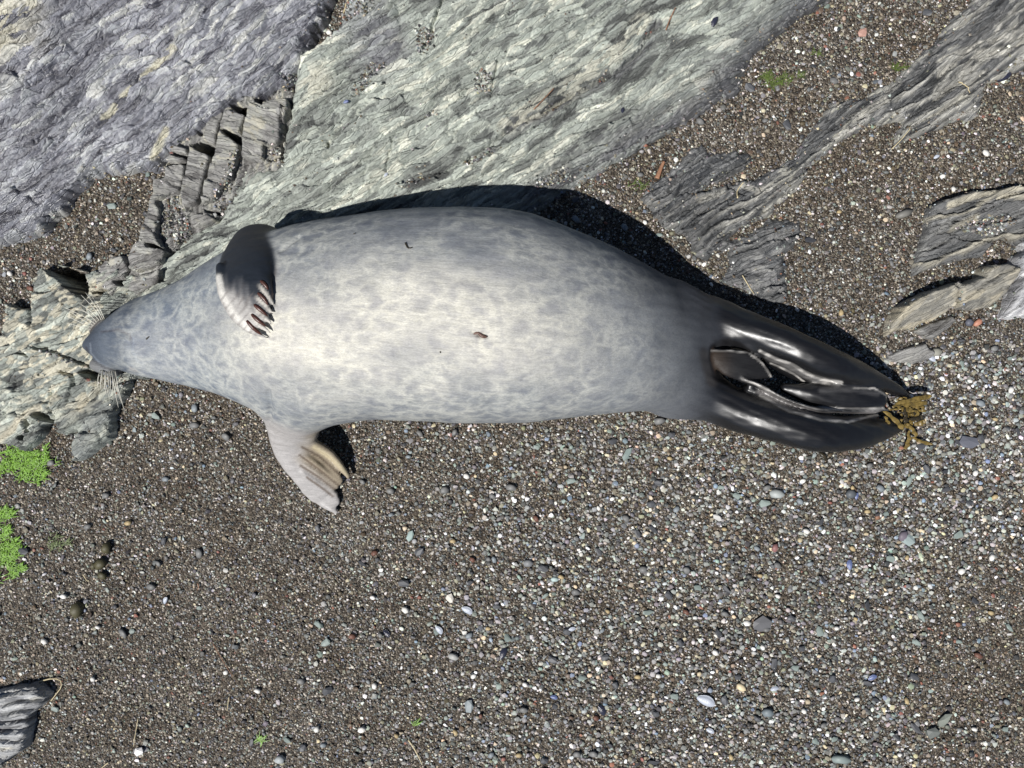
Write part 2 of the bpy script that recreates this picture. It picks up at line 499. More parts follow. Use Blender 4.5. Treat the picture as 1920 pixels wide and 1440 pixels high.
def pale_col(col, px, py, d, r1, r2):
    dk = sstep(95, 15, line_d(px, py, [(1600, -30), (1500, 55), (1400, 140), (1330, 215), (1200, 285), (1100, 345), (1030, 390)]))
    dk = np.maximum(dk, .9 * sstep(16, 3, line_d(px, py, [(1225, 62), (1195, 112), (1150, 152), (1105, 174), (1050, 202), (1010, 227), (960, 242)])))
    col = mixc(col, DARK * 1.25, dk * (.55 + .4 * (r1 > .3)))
    cw = .7 * sstep(26, 8, line_d(px, py, [(1200, 60), (1150, 110), (1060, 180), (950, 240)])) * (r2 > .35)
    cw = np.maximum(cw, .8 * sstep(45, 15, np.hypot(px - 600, (py - 170) * 1.1)) * (r1 > .3))
    cw = np.maximum(cw, .7 * sstep(40, 15, np.hypot(px - 730, py - 105)) * (r1 > .4))
    col = mixc(col, (.50, .49, .41), cw)
    pr = .5 * sstep(80, 10, line_d(px, py, [(690, -20), (680, 60), (720, 110)]))
    return mixc(col, (.21, .21, .235), pr)


def left_col(col, px, py, d, r1, r2):
    w = .9 * sstep(10, 3, line_d(px, py, cl([(60, 1250), (170, 1160), (230, 1090), (330, 1045)])))
    w = np.maximum(w, .75 * (r2 > .62) * sstep(170, 90, np.hypot(px - 130, py - 640)))
    w = np.maximum(w, .85 * sstep(12, 5, line_d(px, py, cl([(590, 990), (560, 1050)]))))
    w = np.maximum(w, .85 * sstep(22, 10, np.hypot(px - 198, py - 543)))
    col = mixc(col, (.54, .50, .39), w)
    g = sstep(30, 5, line_d(px, py, cl([(700, 1080), (620, 1180), (540, 1330)])))
    return mixc(col, (.19, .20, .20), .7 * g)


def rib_col(col, px, py, d, r1, r2):
    w = sstep(13, 5, line_d(px, py, [(1820, 110), (1870, 103)])) * .9
    w = np.maximum(w, .8 * sstep(10, 5, line_d(px, py, [(1590, 230), (1650, 195)])))
    w = np.maximum(w, .8 * sstep(9, 4, line_d(px, py, [(1750, 145), (1778, 130)])))
    w = np.maximum(w, .7 * sstep(8, 3, line_d(px, py, [(1810, 100), (1830, 88), (1885, 80)])))
    w = np.maximum(w, .6 * (r1 > .68) * sstep(1500, 1800, px))
    w = np.maximum(w, .8 * sstep(10, 3, line_d(px, py, [(1430, 400), (1470, 370), (1500, 345)])))
    w = np.maximum(w, .75 * sstep(9, 3, line_d(px, py, [(1310, 378), (1340, 370), (1352, 360)])))
    w = np.maximum(w, .75 * sstep(8, 3, line_d(px, py, [(1390, 350), (1415, 363), (1440, 352)])))
    k, f, r = ridges(px, py, 34, 19, 1500, 280, 81)
    w = np.maximum(w, .8 * sstep(.62, .25, f) * sstep(.05, .2, f) * (r > .45) * sstep(1270, 1400, px))
    return mixc(col, (.40, .39, .35), w)


def right_col(col, px, py, d, r1, r2):
    w = .9 * sstep(9, 3, line_d(px, py, ce([(470, 270), (640, 205), (780, 170), (1000, 140)])))
    w = np.maximum(w, .85 * sstep(9, 4, line_d(px, py, ce([(820, 205), (990, 205)]))))
    w = np.maximum(w, .6 * sstep(8, 3, line_d(px, py, ce([(500, 430), (660, 350)]))))
    k, f, r = ridges(px, py, 20, 26, 1740, 380, 71)
    w = np.maximum(w, .75 * sstep(.55, .2, f) * sstep(.03, .12, f) * (r > .35))
    return mixc(col, (.42, .39, .31), w)


def layers(x, y):
    t = (y - 1276 + 5 * noise(x / 40, y / 60, 61) + .10 * x) / 17.0
    k = np.floor(t); f = t - k
    return .020 + .010 * hsh(k, k * 0, 4) + .010 * (1 - f) - .018 * sstep(.30, .12, f) * (hsh(k, k * 0 + 1, 5) > .2)


def ridges(x, y, ang, sp, ox, oy, sd):
    t = math.radians(ang)
    v = (x - ox) * math.sin(t) + (y - oy) * math.cos(t); u = (x - ox) * math.cos(t) - (y - oy) * math.sin(t)
    q = v / sp + .7 * noise(u / 90, v / 40, sd) + .15 * noise(u / 22, v / 20, sd + 1)
    k = np.floor(q)
    return k, q - k, hsh(k, k * 0, sd + 2)


def right_top(x, y):
    k, f, r = ridges(x, y, 20, 26, 1740, 380, 71)
    return .012 + .012 * np.clip((470 - y + .2 * (1800 - x)) / 90, 0, 1) + (.004 + .018 * r) * (1 - f) - .014 * sstep(.14, .04, f)


def rib_top(x, y):
    k, f, r = ridges(x, y, 34, 19, 1500, 280, 81)
    return .012 + (.004 + .017 * r) * (1 - f) - .011 * sstep(.16, .05, f)


rock("bedrock", [(-2600, -2600), (800, -2600), (660, -60), (625, 20), (590, 95), (560, 165), (500, 190), (462, 200), (425, 222), (385, 262), (340, 285),
                 (305, 322), (240, 330), (185, 335), (150, 375), (130, 400), (95, 440), (30, 462), (0, 470), (-900, 620), (-2600, 700)],
     38, lambda x, y: .030 + .05 * sstep(450, -600, y + .35 * x - 100), 7, PURP_PAL, 1000, .80, .0036, 56, 11, 1.1, colfn=purp_col,
     wetfn=lambda x, y, d: np.clip(.86 + .3 * noise(x / 120, y / 90, 5), .4, 1), kind="structure",
     label="wet purple grey foliated bedrock beside the stepped blocks")
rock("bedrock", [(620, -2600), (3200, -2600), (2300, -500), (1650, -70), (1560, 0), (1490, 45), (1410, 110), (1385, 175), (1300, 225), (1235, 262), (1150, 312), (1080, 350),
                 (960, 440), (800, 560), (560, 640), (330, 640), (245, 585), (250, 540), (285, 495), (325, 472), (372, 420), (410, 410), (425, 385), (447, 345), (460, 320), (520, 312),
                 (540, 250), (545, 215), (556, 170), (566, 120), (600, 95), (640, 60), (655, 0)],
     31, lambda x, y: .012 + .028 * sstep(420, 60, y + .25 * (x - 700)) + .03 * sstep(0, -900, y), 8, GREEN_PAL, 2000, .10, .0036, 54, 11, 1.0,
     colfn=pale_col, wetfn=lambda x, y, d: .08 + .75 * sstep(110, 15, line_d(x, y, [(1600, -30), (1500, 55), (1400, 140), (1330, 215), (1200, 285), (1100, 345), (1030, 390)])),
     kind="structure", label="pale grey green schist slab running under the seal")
# stepped blocks wedged between the two big slabs
BASE = rock("block_ledge", cb([(430, 500), (760, 230), (1060, 150), (1400, 60), (1360, 320), (1300, 700), (960, 900), (800, 1150), (560, 1300), (380, 1440), (330, 1560), (120, 1790), (-60, 1800), (-220, 1650), (-130, 1480), (60, 1430), (130, 1400), (200, 1200), (260, 840), (340, 700)]),
            80, .018, 3, BLOCK_PAL, 3000, .15, .002, 30, 9, 1.0, kind="structure", label="ledge of stepped grey blocks between the purple bedrock and the pale slab")
BLK = [([(425, 560), (540, 590), (548, 640), (515, 830), (492, 955), (370, 985), (305, 1030), (338, 1090), (300, 1300), (360, 1400), (250, 1460), (120, 1460), (195, 1200), (258, 970), (268, 850), (350, 830), (372, 690)], .033, 3100),
       ([(560, 548), (752, 600), (722, 680), (692, 800), (652, 980), (620, 1052), (498, 1072), (488, 960), (520, 760), (555, 620)], .038, 3200),
       ([(842, 280), (1022, 342), (962, 500), (960, 590), (902, 850), (842, 900), (762, 1015), (660, 1045), (648, 1000), (700, 780), (762, 600), (800, 430)], .036, 3300),
       ([(735, 335), (838, 285), (798, 420), (757, 575), (640, 530), (690, 400)], .028, 3400),
       ([(1048, 245), (1350, 195), (1365, 285), (1305, 420), (1312, 500), (1255, 575), (1162, 585), (1152, 690), (1060, 705), (962, 665), (1000, 400), (1030, 300)], .038, 3500),
       ([(60, 1440), (150, 1330), (260, 1345), (370, 1420), (330, 1530), (140, 1600), (60, 1560)], .030, 3700),
       ([(-130, 1490), (20, 1450), (70, 1560), (10, 1700), (-60, 1790), (-190, 1690), (-230, 1620)], .030, 3800),
       ([(90, 1620), (330, 1560), (300, 1680), (130, 1780), (30, 1720)], .026, 3900),
       ([(560, 1120), (680, 1110), (780, 1160), (700, 1210), (580, 1240), (550, 1190)], .026, 3600)]
for i, (p, t, s) in enumerate(BLK):
    rock("block", cb(p), -14 if i < 5 else 20, (lambda x, y, t=t, p=cb(p): t + .0 * x), .7, BLOCK_PAL, s, .15, .0015, 34, 16, .7, rag=.22, parent=BASE, gap=.3)
rock("bedrock", cl([(-3000, 560), (-300, 600), (40, 625), (72, 530), (80, 395), (232, 430), (246, 300), (290, 186), (430, 160), (612, 212), (765, 160), (840, 228), (960, 240), (1100, 330), (1100, 600),
                    (1000, 860), (850, 885), (800, 1000), (742, 1100), (722, 1250), (622, 1330), (500, 1395), (488, 1300), (520, 1205), (412, 1225), (372, 1135), (322, 1172), (282, 1250), (200, 1330),
                    (60, 1275), (-300, 1300), (-3000, 1420)]),
     28, lambda x, y: .028 - .012 * sstep(180, 300, x), 2.0, GREEN_PAL, 4000, .08, .0036, 38, 12, 1.3, rag=.6, colfn=left_col,
     kind="structure", label="pale scaly rock slab under the seal's snout")
rock("rock_rib", c3([(3000, -900), (1700, -60), (1480, 130), (1400, 250), (1190, 440), (1000, 560), (820, 585), (660, 820), (600, 900), (380, 1010), (200, 1050), (0, 1090), (-120, 1130), (-190, 1200), (-120, 1290), (0, 1330),
                     (60, 1440), (130, 1480), (230, 1380), (330, 1290), (470, 1230), (520, 1180), (600, 1100), (700, 1010), (700, 960), (840, 830), (1050, 705), (1220, 700), (1170, 850), (1290, 790), (1650, 650), (1690, 500), (1920, 385), (3200, -300)]),
     36, rib_top, 6, DARK_PAL, 5000, .45, .0032, 56, 10, .9, colfn=rib_col, kind="structure", label="long dark grey rock rib with pale lenses crossing the gravel")
rock("rock_outcrop", cd([(300, 600), (400, 480), (560, 380), (640, 260), (800, 160), (900, 230), (1060, 220), (1200, 240), (1190, 330), (1160, 380), (1000, 440), (900, 470), (700, 600), (640, 720), (520, 760), (400, 680)]),
     34, .014, 9, DARK_PAL[:5], 5200, .75, .0032, 34, 8, 1.1, kind="structure", label="low wet black rock beside the rusty stick and the seal's shadow")
rock("rock_outcrop", cd([(780, 1010), (870, 880), (960, 900), (1040, 910), (1280, 780), (1330, 720), (1400, 740), (1590, 760), (1600, 850), (1530, 920), (1470, 1010), (1440, 1080), (1480, 1250), (1440, 1400), (1250, 1380), (1120, 1290), (960, 1220), (1000, 1100), (1010, 1000), (900, 980), (830, 1060)]),
     24, .012, 9, DARK_PAL[:5], 5400, .6, .0028, 40, 9, 1.1, kind="structure", label="low dark slate outcrop rising from gravel near the seal's hips")
rock("rock", ce([(360, 265), (430, 230), (640, 165), (800, 150), (1010, 125), (1400, 60), (1500, 420), (1060, 480), (1000, 540), (890, 490), (800, 520), (760, 620), (560, 650), (380, 700), (240, 770), (260, 660), (310, 520), (340, 420)]),
     22, right_top, 1.6, DARK_PAL[1:5], 5600, .25, .0024, 60, 12, .7, rag=.45, colfn=right_col, label="dark layered rock with a tan rim and a gravel pocket on top", cat="rock")
rock("rock", ce([(45, 1185), (70, 1060), (130, 965), (280, 890), (400, 840), (470, 815), (560, 890), (540, 970), (420, 1060), (300, 1090), (260, 1130), (180, 1130)]),
     30, lambda x, y: .008 + .040 * np.clip((634 - y - .43 * (x - 1667)) / 52, 0, 1), 1.2, TAN_PAL[2:], 5700, .2, .0018, 60, 20, .6, rag=.5, label="tan cracked stone with a sharp shaded back beside the seal's flipper shadow", cat="rock")
rock("rock", ce([(480, 810), (600, 800), (700, 760), (720, 690), (860, 670), (940, 690), (950, 780), (900, 880), (800, 980), (740, 990), (560, 990), (545, 900)]),
     28, lambda x, y: .008 + .030 * np.clip((612 - y - .33 * (x - 1780)) / 60, 0, 1), 1.5, TAN_PAL[1:5], 5750, .2, .002, 50, 16, .6, rag=.5, label="long ochre and grey stone between the tan stone and the white stone", cat="rock")
rock("rock", ce([(1000, 520), (1060, 470), (1400, 380), (1500, 1000), (1060, 1040), (880, 1062), (900, 960), (935, 850), (930, 700), (960, 620), (1010, 590)]),
     35, lambda x, y: .012 + .034 * np.clip((600 - y) / 60, 0, 1), 1.5, [(.22, .22, .23), (.38, .38, .39), (.5, .5, .5), (.6, .6, .6)], 5800, .35, .003, 40, 12, 1.0, rag=.5, label="white and grey streaked stone beside the ochre stone", cat="rock")
rock("rock", ce([(270, 1140), (330, 1100), (440, 1070), (530, 1030), (570, 1060), (520, 1120), (400, 1200), (350, 1200)]),
     32, .014, 2, BLOCK_PAL[:4], 5850, .2, .0016, 50, 14, .6, rag=.4, label="small flat grey stone beside the tan cracked stone", cat="rock")
rock("rock", ce([(60, 1340), (180, 1270), (340, 1225), (430, 1290), (400, 1340), (290, 1375), (110, 1365)]),
     25, lambda x, y: .004 + .012 * np.clip((682 - y) / 36, 0, 1), 1.5, BLOCK_PAL[1:4], 5900, .3, .0012, 60, 18, .5, rag=.4, label="flat slate slab beside the pale blue shell piece", cat="rock")
rock("rock", [(-400, 1300), (0, 1292), (40, 1280), (80, 1276), (104, 1296), (98, 1312), (72, 1330), (68, 1362), (60, 1395), (42, 1405), (30, 1418), (0, 1425), (-400, 1440)],
     8, layers, 1.6, [(.16, .16, .165), (.28, .285, .29), (.38, .385, .385), (.44, .44, .43), (.54, .52, .45)], 6000, .3, .0016, 60, 9, .5, rag=.5,
     label="grey rock split into thin layers beside a bent straw", cat="rock")

# mesh lines: 2 mm over the picture, opening out beyond it
def lines(lim, far, st):
    a = np.arange(-lim, lim + st / 2, st); out = []
    x = lim; s = st
    while x < far:
        s *= 1.18; x += s; out.append(x)
    o = np.array(out)
    return np.concatenate([-o[::-1], a, o])


XL = lines(1.05, 3.2, .002); YL = lines(.81, 3.2, .002)
UNION = [r for r in ROCKS]


def rock_d(X, Y):
    d = np.full(X.shape, -1e9)
    for r in UNION:
        if r['parent'] is not None: continue
        xs = [p[0] for p in r['poly']]; ys = [p[1] for p in r['poly']]
        px0 = 960 + X * 1000; py0 = 720 - Y * 1000
        m = (px0 > min(xs) - 40) & (px0 < max(xs) + 40) & (py0 > min(ys) - 40) & (py0 < max(ys) + 40)
        if not m.any(): continue
        a, b = px0[m], py0[m]; s = r['seed']; k = r['rag']
        px = a + k * (6 * noise(a / 34, b / 34, s + 1) + 3.5 * noise(a / 11, b / 11, s + 2))
        py = b + k * (6 * noise(a / 34, b / 34, s + 3) + 3.5 * noise(a / 11, b / 11, s + 4))
        d[m] = np.maximum(d[m], poly_sd(px, py, r['poly']))
    return d


# ------------------------------------------------------------------ the beach sheet
def build_ground():
    gx = lines(1.05, 70, .006); gy = lines(.81, 70, .006)
    Xg, Yg = np.meshgrid(gx, gy, indexing='ij')
    X = Xg.ravel(); Y = Yg.ravel()
    z = ground_z(X, Y)
    near = (abs(X) < 3.4) & (abs(Y) < 3.4)
    d = np.full(X.shape, -1e9); d[near] = rock_d(X[near], Y[near])
    z = z - .11 * sstep(6, 16, d)
    nx, ny = len(gx), len(gy)
    idx = np.arange(nx * ny).reshape(nx, ny)
    f = np.stack([idx[:-1, :-1], idx[1:, :-1], idx[1:, 1:], idx[:-1, 1:]], -1).reshape(-1, 4)
    me = np_mesh("gravel_beach", np.stack([X, Y, z], 1), f)
    link("gravel_beach", me, M_GRIT, kind="structure", label="dark gritty beach ground under the pebbles")


build_ground()


def build_rocks():
    for r in ROCKS:
        xs = [p[0] for p in r['poly']]; ys = [p[1] for p in r['poly']]
        x0, x1 = (min(xs) - 990) / 1000, (max(xs) - 930) / 1000
        y0, y1 = (690 - max(ys)) / 1000, (750 - min(ys)) / 1000
        gx = XL[(XL >= x0) & (XL <= x1)]; gy = YL[(YL >= y0) & (YL <= y1)]
        Xg, Yg = np.meshgrid(gx, gy, indexing='ij')
        X = Xg.ravel(); Y = Yg.ravel()
        px0 = 960 + X * 1000; py0 = 720 - Y * 1000
        pre = poly_sd(px0, py0, r['poly']) > -26
        z = np.zeros(X.shape); d = np.full(X.shape, -99.); col = np.zeros((len(X), 3)); wet = np.zeros(X.shape)
        z[pre], d[pre], col[pre], wet[pre] = rock_eval(r, X[pre], Y[pre])
        nx, ny = len(gx), len(gy)
        idx = np.arange(nx * ny).reshape(nx, ny)
        f = np.stack([idx[:-1, :-1], idx[1:, :-1], idx[1:, 1:], idx[:-1, 1:]], -1).reshape(-1, 4)
        f = f[(d[f] > -5).all(1)]
        # rock hidden well under the seal's trunk needs no mesh
        mx = X[f].mean(1); my = Y[f].mean(1)
        f = f[~(((mx + .06) / .34) ** 2 + ((my - .12) / .10) ** 2 < 1)]
        used = np.unique(f); remap = np.full(len(X), -1); remap[used] = np.arange(len(used))
        cx, cy = X[used].mean() if r['cat'] else 0.0, Y[used].mean() if r['cat'] else 0.0
        V = np.stack([X[used] - cx, Y[used] - cy, z[used]], 1)
        me = np_mesh(r['name'], V, remap[f], col[used], True, {"wet": wet[used]})
        par = r['parent']['obj'] if r['parent'] is not None else None
        r['obj'] = link(r['name'], me, ROCK_MATS[min(ROCK_MATS, key=lambda k: abs(k - r['strike']))], par, r['label'], r['cat'], r['group'], r['kind'], (cx, cy, 0))


build_rocks()

# ------------------------------------------------------------------ the seal: one continuous skin grown from an implicit body
def smin(a, b, k):
    h = np.maximum(k - np.abs(a - b), 0) / k
    return np.minimum(a, b) - h * h * k * .25


def bez(pts, n=9):
    """smooth resampling of a polyline"""
    P = np.array(pts, float); t = np.linspace(0, len(P) - 1, n)
    out = []
    for q in t:
        i = min(int(q), len(P) - 2); f = q - i
        p0 = P[max(i - 1, 0)]; p1 = P[i]; p2 = P[i + 1]; p3 = P[min(i + 2, len(P) - 1)]
        out.append(.5 * ((2 * p1) + (-p0 + p2) * f + (2 * p0 - 5 * p1 + 4 * p2 - p3) * f * f + (-p0 + 3 * p1 - 3 * p2 + p3) * f ** 3))
    return np.array(out)


# px x, upper edge y, lower edge y, height of the belly (m)
ST = np.array([(157, 638, 662, .078), (162, 624, 670, .090), (172, 610, 679, .099), (188, 596, 687, .106), (215, 578, 695, .110), (250, 561, 704, .117), (300, 544, 713, .126),
               (350, 520, 724, .146), (400, 486, 738, .178), (450, 458, 757, .208), (500, 437, 778, .232), (550, 422, 797, .252), (600, 413, 803, .268), (650, 405, 794, .280),
               (700, 397, 788, .290), (800, 389, 792, .300), (870, 387, 795, .302), (950, 392, 795, .298), (1000, 402, 792, .290), (1050, 420, 787, .278), (1100, 440, 780, .262),
               (1150, 463, 775, .240), (1200, 490, 771, .212), (1250, 518, 768, .176), (1280, 540, 766, .145), (1300, 562, 755, .120), (1318, 592, 735, .094), (1332, 622, 712, .070), (1342, 648, 688, .045), (1348, 664, 674, .025)], float)


def body_tables():
    zt = ST[:, 3]; zc = zt * .5 - .004
    zs = zc * 1.12
    s = (H - zs) / H / 1000
    k = sstep(250, 190, ST[:, 0])
    x = (ST[:, 0] - 960) * (s * (1 - k) + k * (H - zt * .9) / H / 1000)
    yt = (720 - ST[:, 1]) * s; yb = (720 - ST[:, 2]) * s
    return x, (yt + yb) / 2, (yt - yb) / 2, zc, zt - zc


BT = body_tables()
_xf = np.linspace(BT[0][0], BT[0][-1], 700)


def _sm(v):
    f = np.interp(_xf, BT[0], v)
    k = np.hanning(25); k /= k.sum()
    g = np.convolve(np.pad(f, 12, mode='edge'), k, 'valid')
    w = np.clip(np.minimum(np.arange(700), np.arange(700)[::-1]) / 20., 0, 1)
    return f * (1 - w) + g * w


BC = [_sm(v) for v in BT[1:]]


def body_f(x, y, z):
    cy, a, zc, b = [np.interp(x, _xf, c) for c in BC]
    dx = np.maximum(_xf[0] - x, 0) + np.maximum(x - _xf[-1], 0)
    dy = np.abs(y - cy) / a; dz = (z - zc) / b
    p = np.where(dz > 0, 2.15, 2.6)
    q = (dy ** p + np.abs(dz) ** p) ** (1 / p)
    m = np.minimum(a, b)
    return (q - 1) * m + dx * 1.5


def loft_f(pts, x, y, z):
    """pts: (px, py, z, half width, half thickness, roll) along a limb"""
    pts = bez([tuple(p) + (0,) * (6 - len(p)) for p in pts], (len(pts) - 1) * 3 + 1)
    P = np.array([W(p[0], p[1], p[2]) for p in pts]); Wd = np.array([p[3] for p in pts]); Th = np.array([p[4] for p in pts])
    Ro = np.radians([p[5] if len(p) > 5 else 0 for p in pts])
    best = None
    n = len(P)
    for i in range(n - 1):
        A, B = P[i], P[i + 1]; e = B - A; L = np.linalg.norm(e); e = e / L
        qx, qy, qz = x - A[0], y - A[1], z - A[2]
        s = qx * e[0] + qy * e[1] + qz * e[2]
        t = np.clip(s / L, 0, 1)
        dl = s - t * L
        w = Wd[i] + (Wd[i + 1] - Wd[i]) * t; h = Th[i] + (Th[i + 1] - Th[i]) * t
        r = Ro[i] + (Ro[i + 1] - Ro[i]) * t
        lat = np.array((-e[1], e[0], 0)); lat = lat / (np.linalg.norm(lat) + 1e-9)
        nrm = np.cross(e, lat)
        a = qx * lat[0] + qy * lat[1]
        b = qx * nrm[0] + qy * nrm[1] + qz * nrm[2]
        ca, sa = np.cos(r), np.sin(r)
        a2 = a * ca + b * sa; b2 = -a * sa + b * ca
        m = np.minimum(w, h)
        f = (np.sqrt((a2 / w) ** 2 + (b2 / h) ** 2 + (dl / np.maximum(m, .004)) ** 2) - 1) * m
        best = f if best is None else np.minimum(best, f)
    return best


LIMBS = [  # name, blend, points
    # fore flipper folded over the chest
    ("fore_a", .005, [(482, 458, .120, .046, .034), (468, 482, .180, .050, .026, 8), (462, 512, .2245, .0485, .019, 12), (462, 545, .2455, .0440, .0140, 12), (470, 578, .2540, .0350, .0105, 8), (482, 604, .2560, .020, .008, 4)]),
    ("fore_a", .004, [(486, 515, .249, .0075, .0055), (500, 532, .256, .0060, .0050), (509, 549, .257, .0022, .002)]),
    ("fore_a", .004, [(478, 533, .252, .0070, .0055), (497, 551, .258, .0056, .0050), (512, 569, .258, .0020, .002)]),
    ("fore_a", .004, [(472, 554, .255, .0070, .0055), (494, 571, .260, .0056, .0050), (512, 587, .259, .0020, .002)]),
    ("fore_a", .004, [(466, 574, .257, .0065, .0055), (490, 591, .261, .0054, .0050), (509, 606, .260, .0020, .002)]),
    ("fore_a", .004, [(458, 588, .256, .0060, .0055), (482, 607, .260, .0052, .0050), (505, 622, .259, .0020, .002)]),
    ("fore_a", .006, [(414, 500, .216, .007, .007), (419, 545, .234, .007, .006), (438, 587, .246, .006, .005), (468, 617, .252, .0055, .0045), (501, 634, .254, .002, .002)]),
    # fore flipper lying on the gravel
    ("fore_b", .030, [(552, 762, .115, .050, .045), (546, 800, .082, .043, .028, -6), (555, 836, .056, .037, .016, -6), (578, 870, .040, .040, .010, -4), (602, 898, .0285, .037, .0065), (618, 918, .0195, .030, .0045)]),
    ("fore_b", .008, [(516, 800, .070, .012, .012), (527, 848, .048, .011, .011), (556, 893, .026, .010, .008), (592, 932, .013, .009, .006), (630, 960, .008, .004, .003)]),
    ("fore_b", .004, [(578, 828, .062, .009, .010), (620, 850, .042, .0070, .008), (653, 893, .018, .0032, .004)]),
    ("fore_b", .002, [(560, 845, .060, .0052, .006), (597, 873, .044, .0052, .006), (637, 905, .019, .0020, .003)]),
    ("fore_b", .002, [(560, 861, .054, .0050, .006), (595, 886, .039, .0050, .006), (632, 914, .017, .0020, .003)]),
    ("fore_b", .002, [(566, 884, .045, .0050, .006), (595, 903, .033, .0050, .006), (627, 925, .015, .0020, .003)]),
    ("fore_b", .004, [(588, 905, .024, .022, .006), (612, 928, .014, .019, .0045), (630, 946, .008, .011, .003)]),
    ("fore_b", .014, [(560, 775, .112, .022, .012), (578, 790, .092, .010, .010), (584, 815, .07, .006, .010)]),
    # whisker pads and nose
    ("pad", .010, [(183, 618, .048, .013, .022), (192, 605, .048, .014, .022)]),
    ("pad", .010, [(186, 684, .046, .014, .022), (212, 694, .046, .013, .022)]),
    # hind flippers
    ("hind", .045, [(1270, 592, .060, .050, .048), (1330, 602, .054, .045, .044), (1375, 614, .061, .0375, .040), (1410, 624, .072, .034, .037), (1460, 640, .089, .0305, .033), (1520, 666, .101, .0285, .029), (1570, 687, .094, .0265, .025), (1620, 705, .072, .020, .019), (1665, 724, .046, .013, .013), (1703, 744, .024, .005, .006)]),
    ("hind", .006, [(1425, 662, .078, .005, .016), (1470, 683, .074, .008, .018), (1525, 707, .068, .009, .016), (1578, 719, .056, .003, .010)]),
    ("hind", .004, [(1432, 676, .060, .004, .012), (1480, 700, .056, .007, .014), (1515, 716, .052, .006, .012), (1556, 722, .046, .003, .008)]),
    ("hind", .045, [(1270, 728, .060, .046, .048), (1325, 744, .053, .043, .044), (1375, 766, .059, .0385, .040), (1450, 791, .078, .0345, .034), (1530, 812, .088, .033, .029), (1600, 814, .070, .029, .024), (1650, 807, .048, .021, .017), (1688, 800, .028, .009, .008)]),
    ("hind", .006, [(1400, 728, .062, .008, .020), (1470, 762, .062, .009, .022), (1540, 783, .060, .010, .020), (1590, 788, .056, .008, .016), (1642, 778, .048, .003, .008)]),
    ("hind", .004, [(1394, 712, .084, .003, .012), (1420, 722, .084, .0035, .014), (1470, 749, .084, .0035, .016), (1530, 768, .082, .0035, .016), (1600, 771, .074, .0035, .014), (1665, 769, .062, .002, .006)]),
    ("hind", .006, [(1470, 727, .066, .008, .010, 10), (1520, 738, .072, .019, .013, 8), (1580, 744, .074, .0245, .014, 6), (1630, 748, .070, .023, .012, 6), (1652, 751, .066, .017, .009, 6)]),
    # tail
    ("tail", .006, [(1312, 657, .088, .004, .004, 6), (1335, 667, .090, .013, .006, 6), (1368, 680, .090, .024, .0065, 6), (1400, 688, .086, .0265, .006, 6), (1425, 696, .080, .017, .005, 6), (1446, 706, .074, .003, .003, 6)]),
]
EDGES_PALE = [  # pale web and skin edges, px polylines
    ([(1425, 658), (1452, 672), (1485, 684), (1512, 700), (1540, 712), (1578, 717)], 2.6), ([(1445, 682), (1488, 700), (1510, 716), (1556, 720)], 1.6),
    ([(1393, 711), (1420, 721), (1470, 746), (1530, 765), (1600, 768), (1668, 766)], 2.8), ([(1425, 742), (1480, 771), (1540, 787), (1590, 791), (1642, 776)], 2.6),
    ([(1318, 658), (1365, 657), (1402, 660), (1430, 681), (1446, 706)], 2.2), ([(1600, 727), (1640, 729), (1662, 742), (1670, 765)], 1.6)]


def surface_nets(F, org, h):
    S = F < 0
    c = np.zeros(tuple(n - 1 for n in F.shape), np.uint8)
    for a in (0, 1):
        for b in (0, 1):
            for d in (0, 1):
                c += S[a:F.shape[0] - 1 + a, b:F.shape[1] - 1 + b, d:F.shape[2] - 1 + d]
    act = (c > 0) & (c < 8)
    I = np.argwhere(act)
    vid = np.full(act.shape, -1, np.int32); vid[act] = np.arange(len(I))
    acc = np.zeros((len(I), 3)); cnt = np.zeros(len(I))
    cor = [(a, b, d) for a in (0, 1) for b in (0, 1) for d in (0, 1)]
    val = {k: F[I[:, 0] + k[0], I[:, 1] + k[1], I[:, 2] + k[2]].astype(float) for k in cor}
    for k in cor:
        for ax in range(3):
            if k[ax] == 0:
                k2 = list(k); k2[ax] = 1; k2 = tuple(k2)
                v0, v1 = val[k], val[k2]
                m = (v0 < 0) != (v1 < 0)
                t = np.where(m, v0 / np.where(m, v0 - v1, 1), 0)
                p = np.zeros((len(I), 3)); p += k
                p[:, ax] += t
                acc += p * m[:, None]; cnt += m
    V = (I + acc / cnt[:, None]) * h + np.array(org)
    faces = []
    for ax in range(3):
        s0 = [slice(None)] * 3; s1 = [slice(None)] * 3
        s0[ax] = slice(0, -1); s1[ax] = slice(1, None)
        ch = S[tuple(s0)] != S[tuple(s1)]
        E = np.argwhere(ch)
        o1, o2 = [(1, 2), (2, 0), (0, 1)][ax]
        E = E[(E[:, o1] > 0) & (E[:, o2] > 0) & (E[:, o1] < F.shape[o1] - 1) & (E[:, o2] < F.shape[o2] - 1)]
        q = []
        for da, db in ((-1, -1), (0, -1), (0, 0), (-1, 0)):
            G = E.copy(); G[:, o1] += da; G[:, o2] += db
            q.append(vid[G[:, 0], G[:, 1], G[:, 2]])
        q = np.stack(q, 1)
        ins = S[E[:, 0], E[:, 1], E[:, 2]]
        q[~ins] = q[~ins][:, ::-1]
        faces.append(q)
    Fc = np.concatenate(faces)
    return V, Fc[(Fc >= 0).all(1)]


def vpx(V):
    s = H / (H - V[:, 2])
    return 960 + 1000 * V[:, 0] * s, 720 - 1000 * V[:, 1] * s


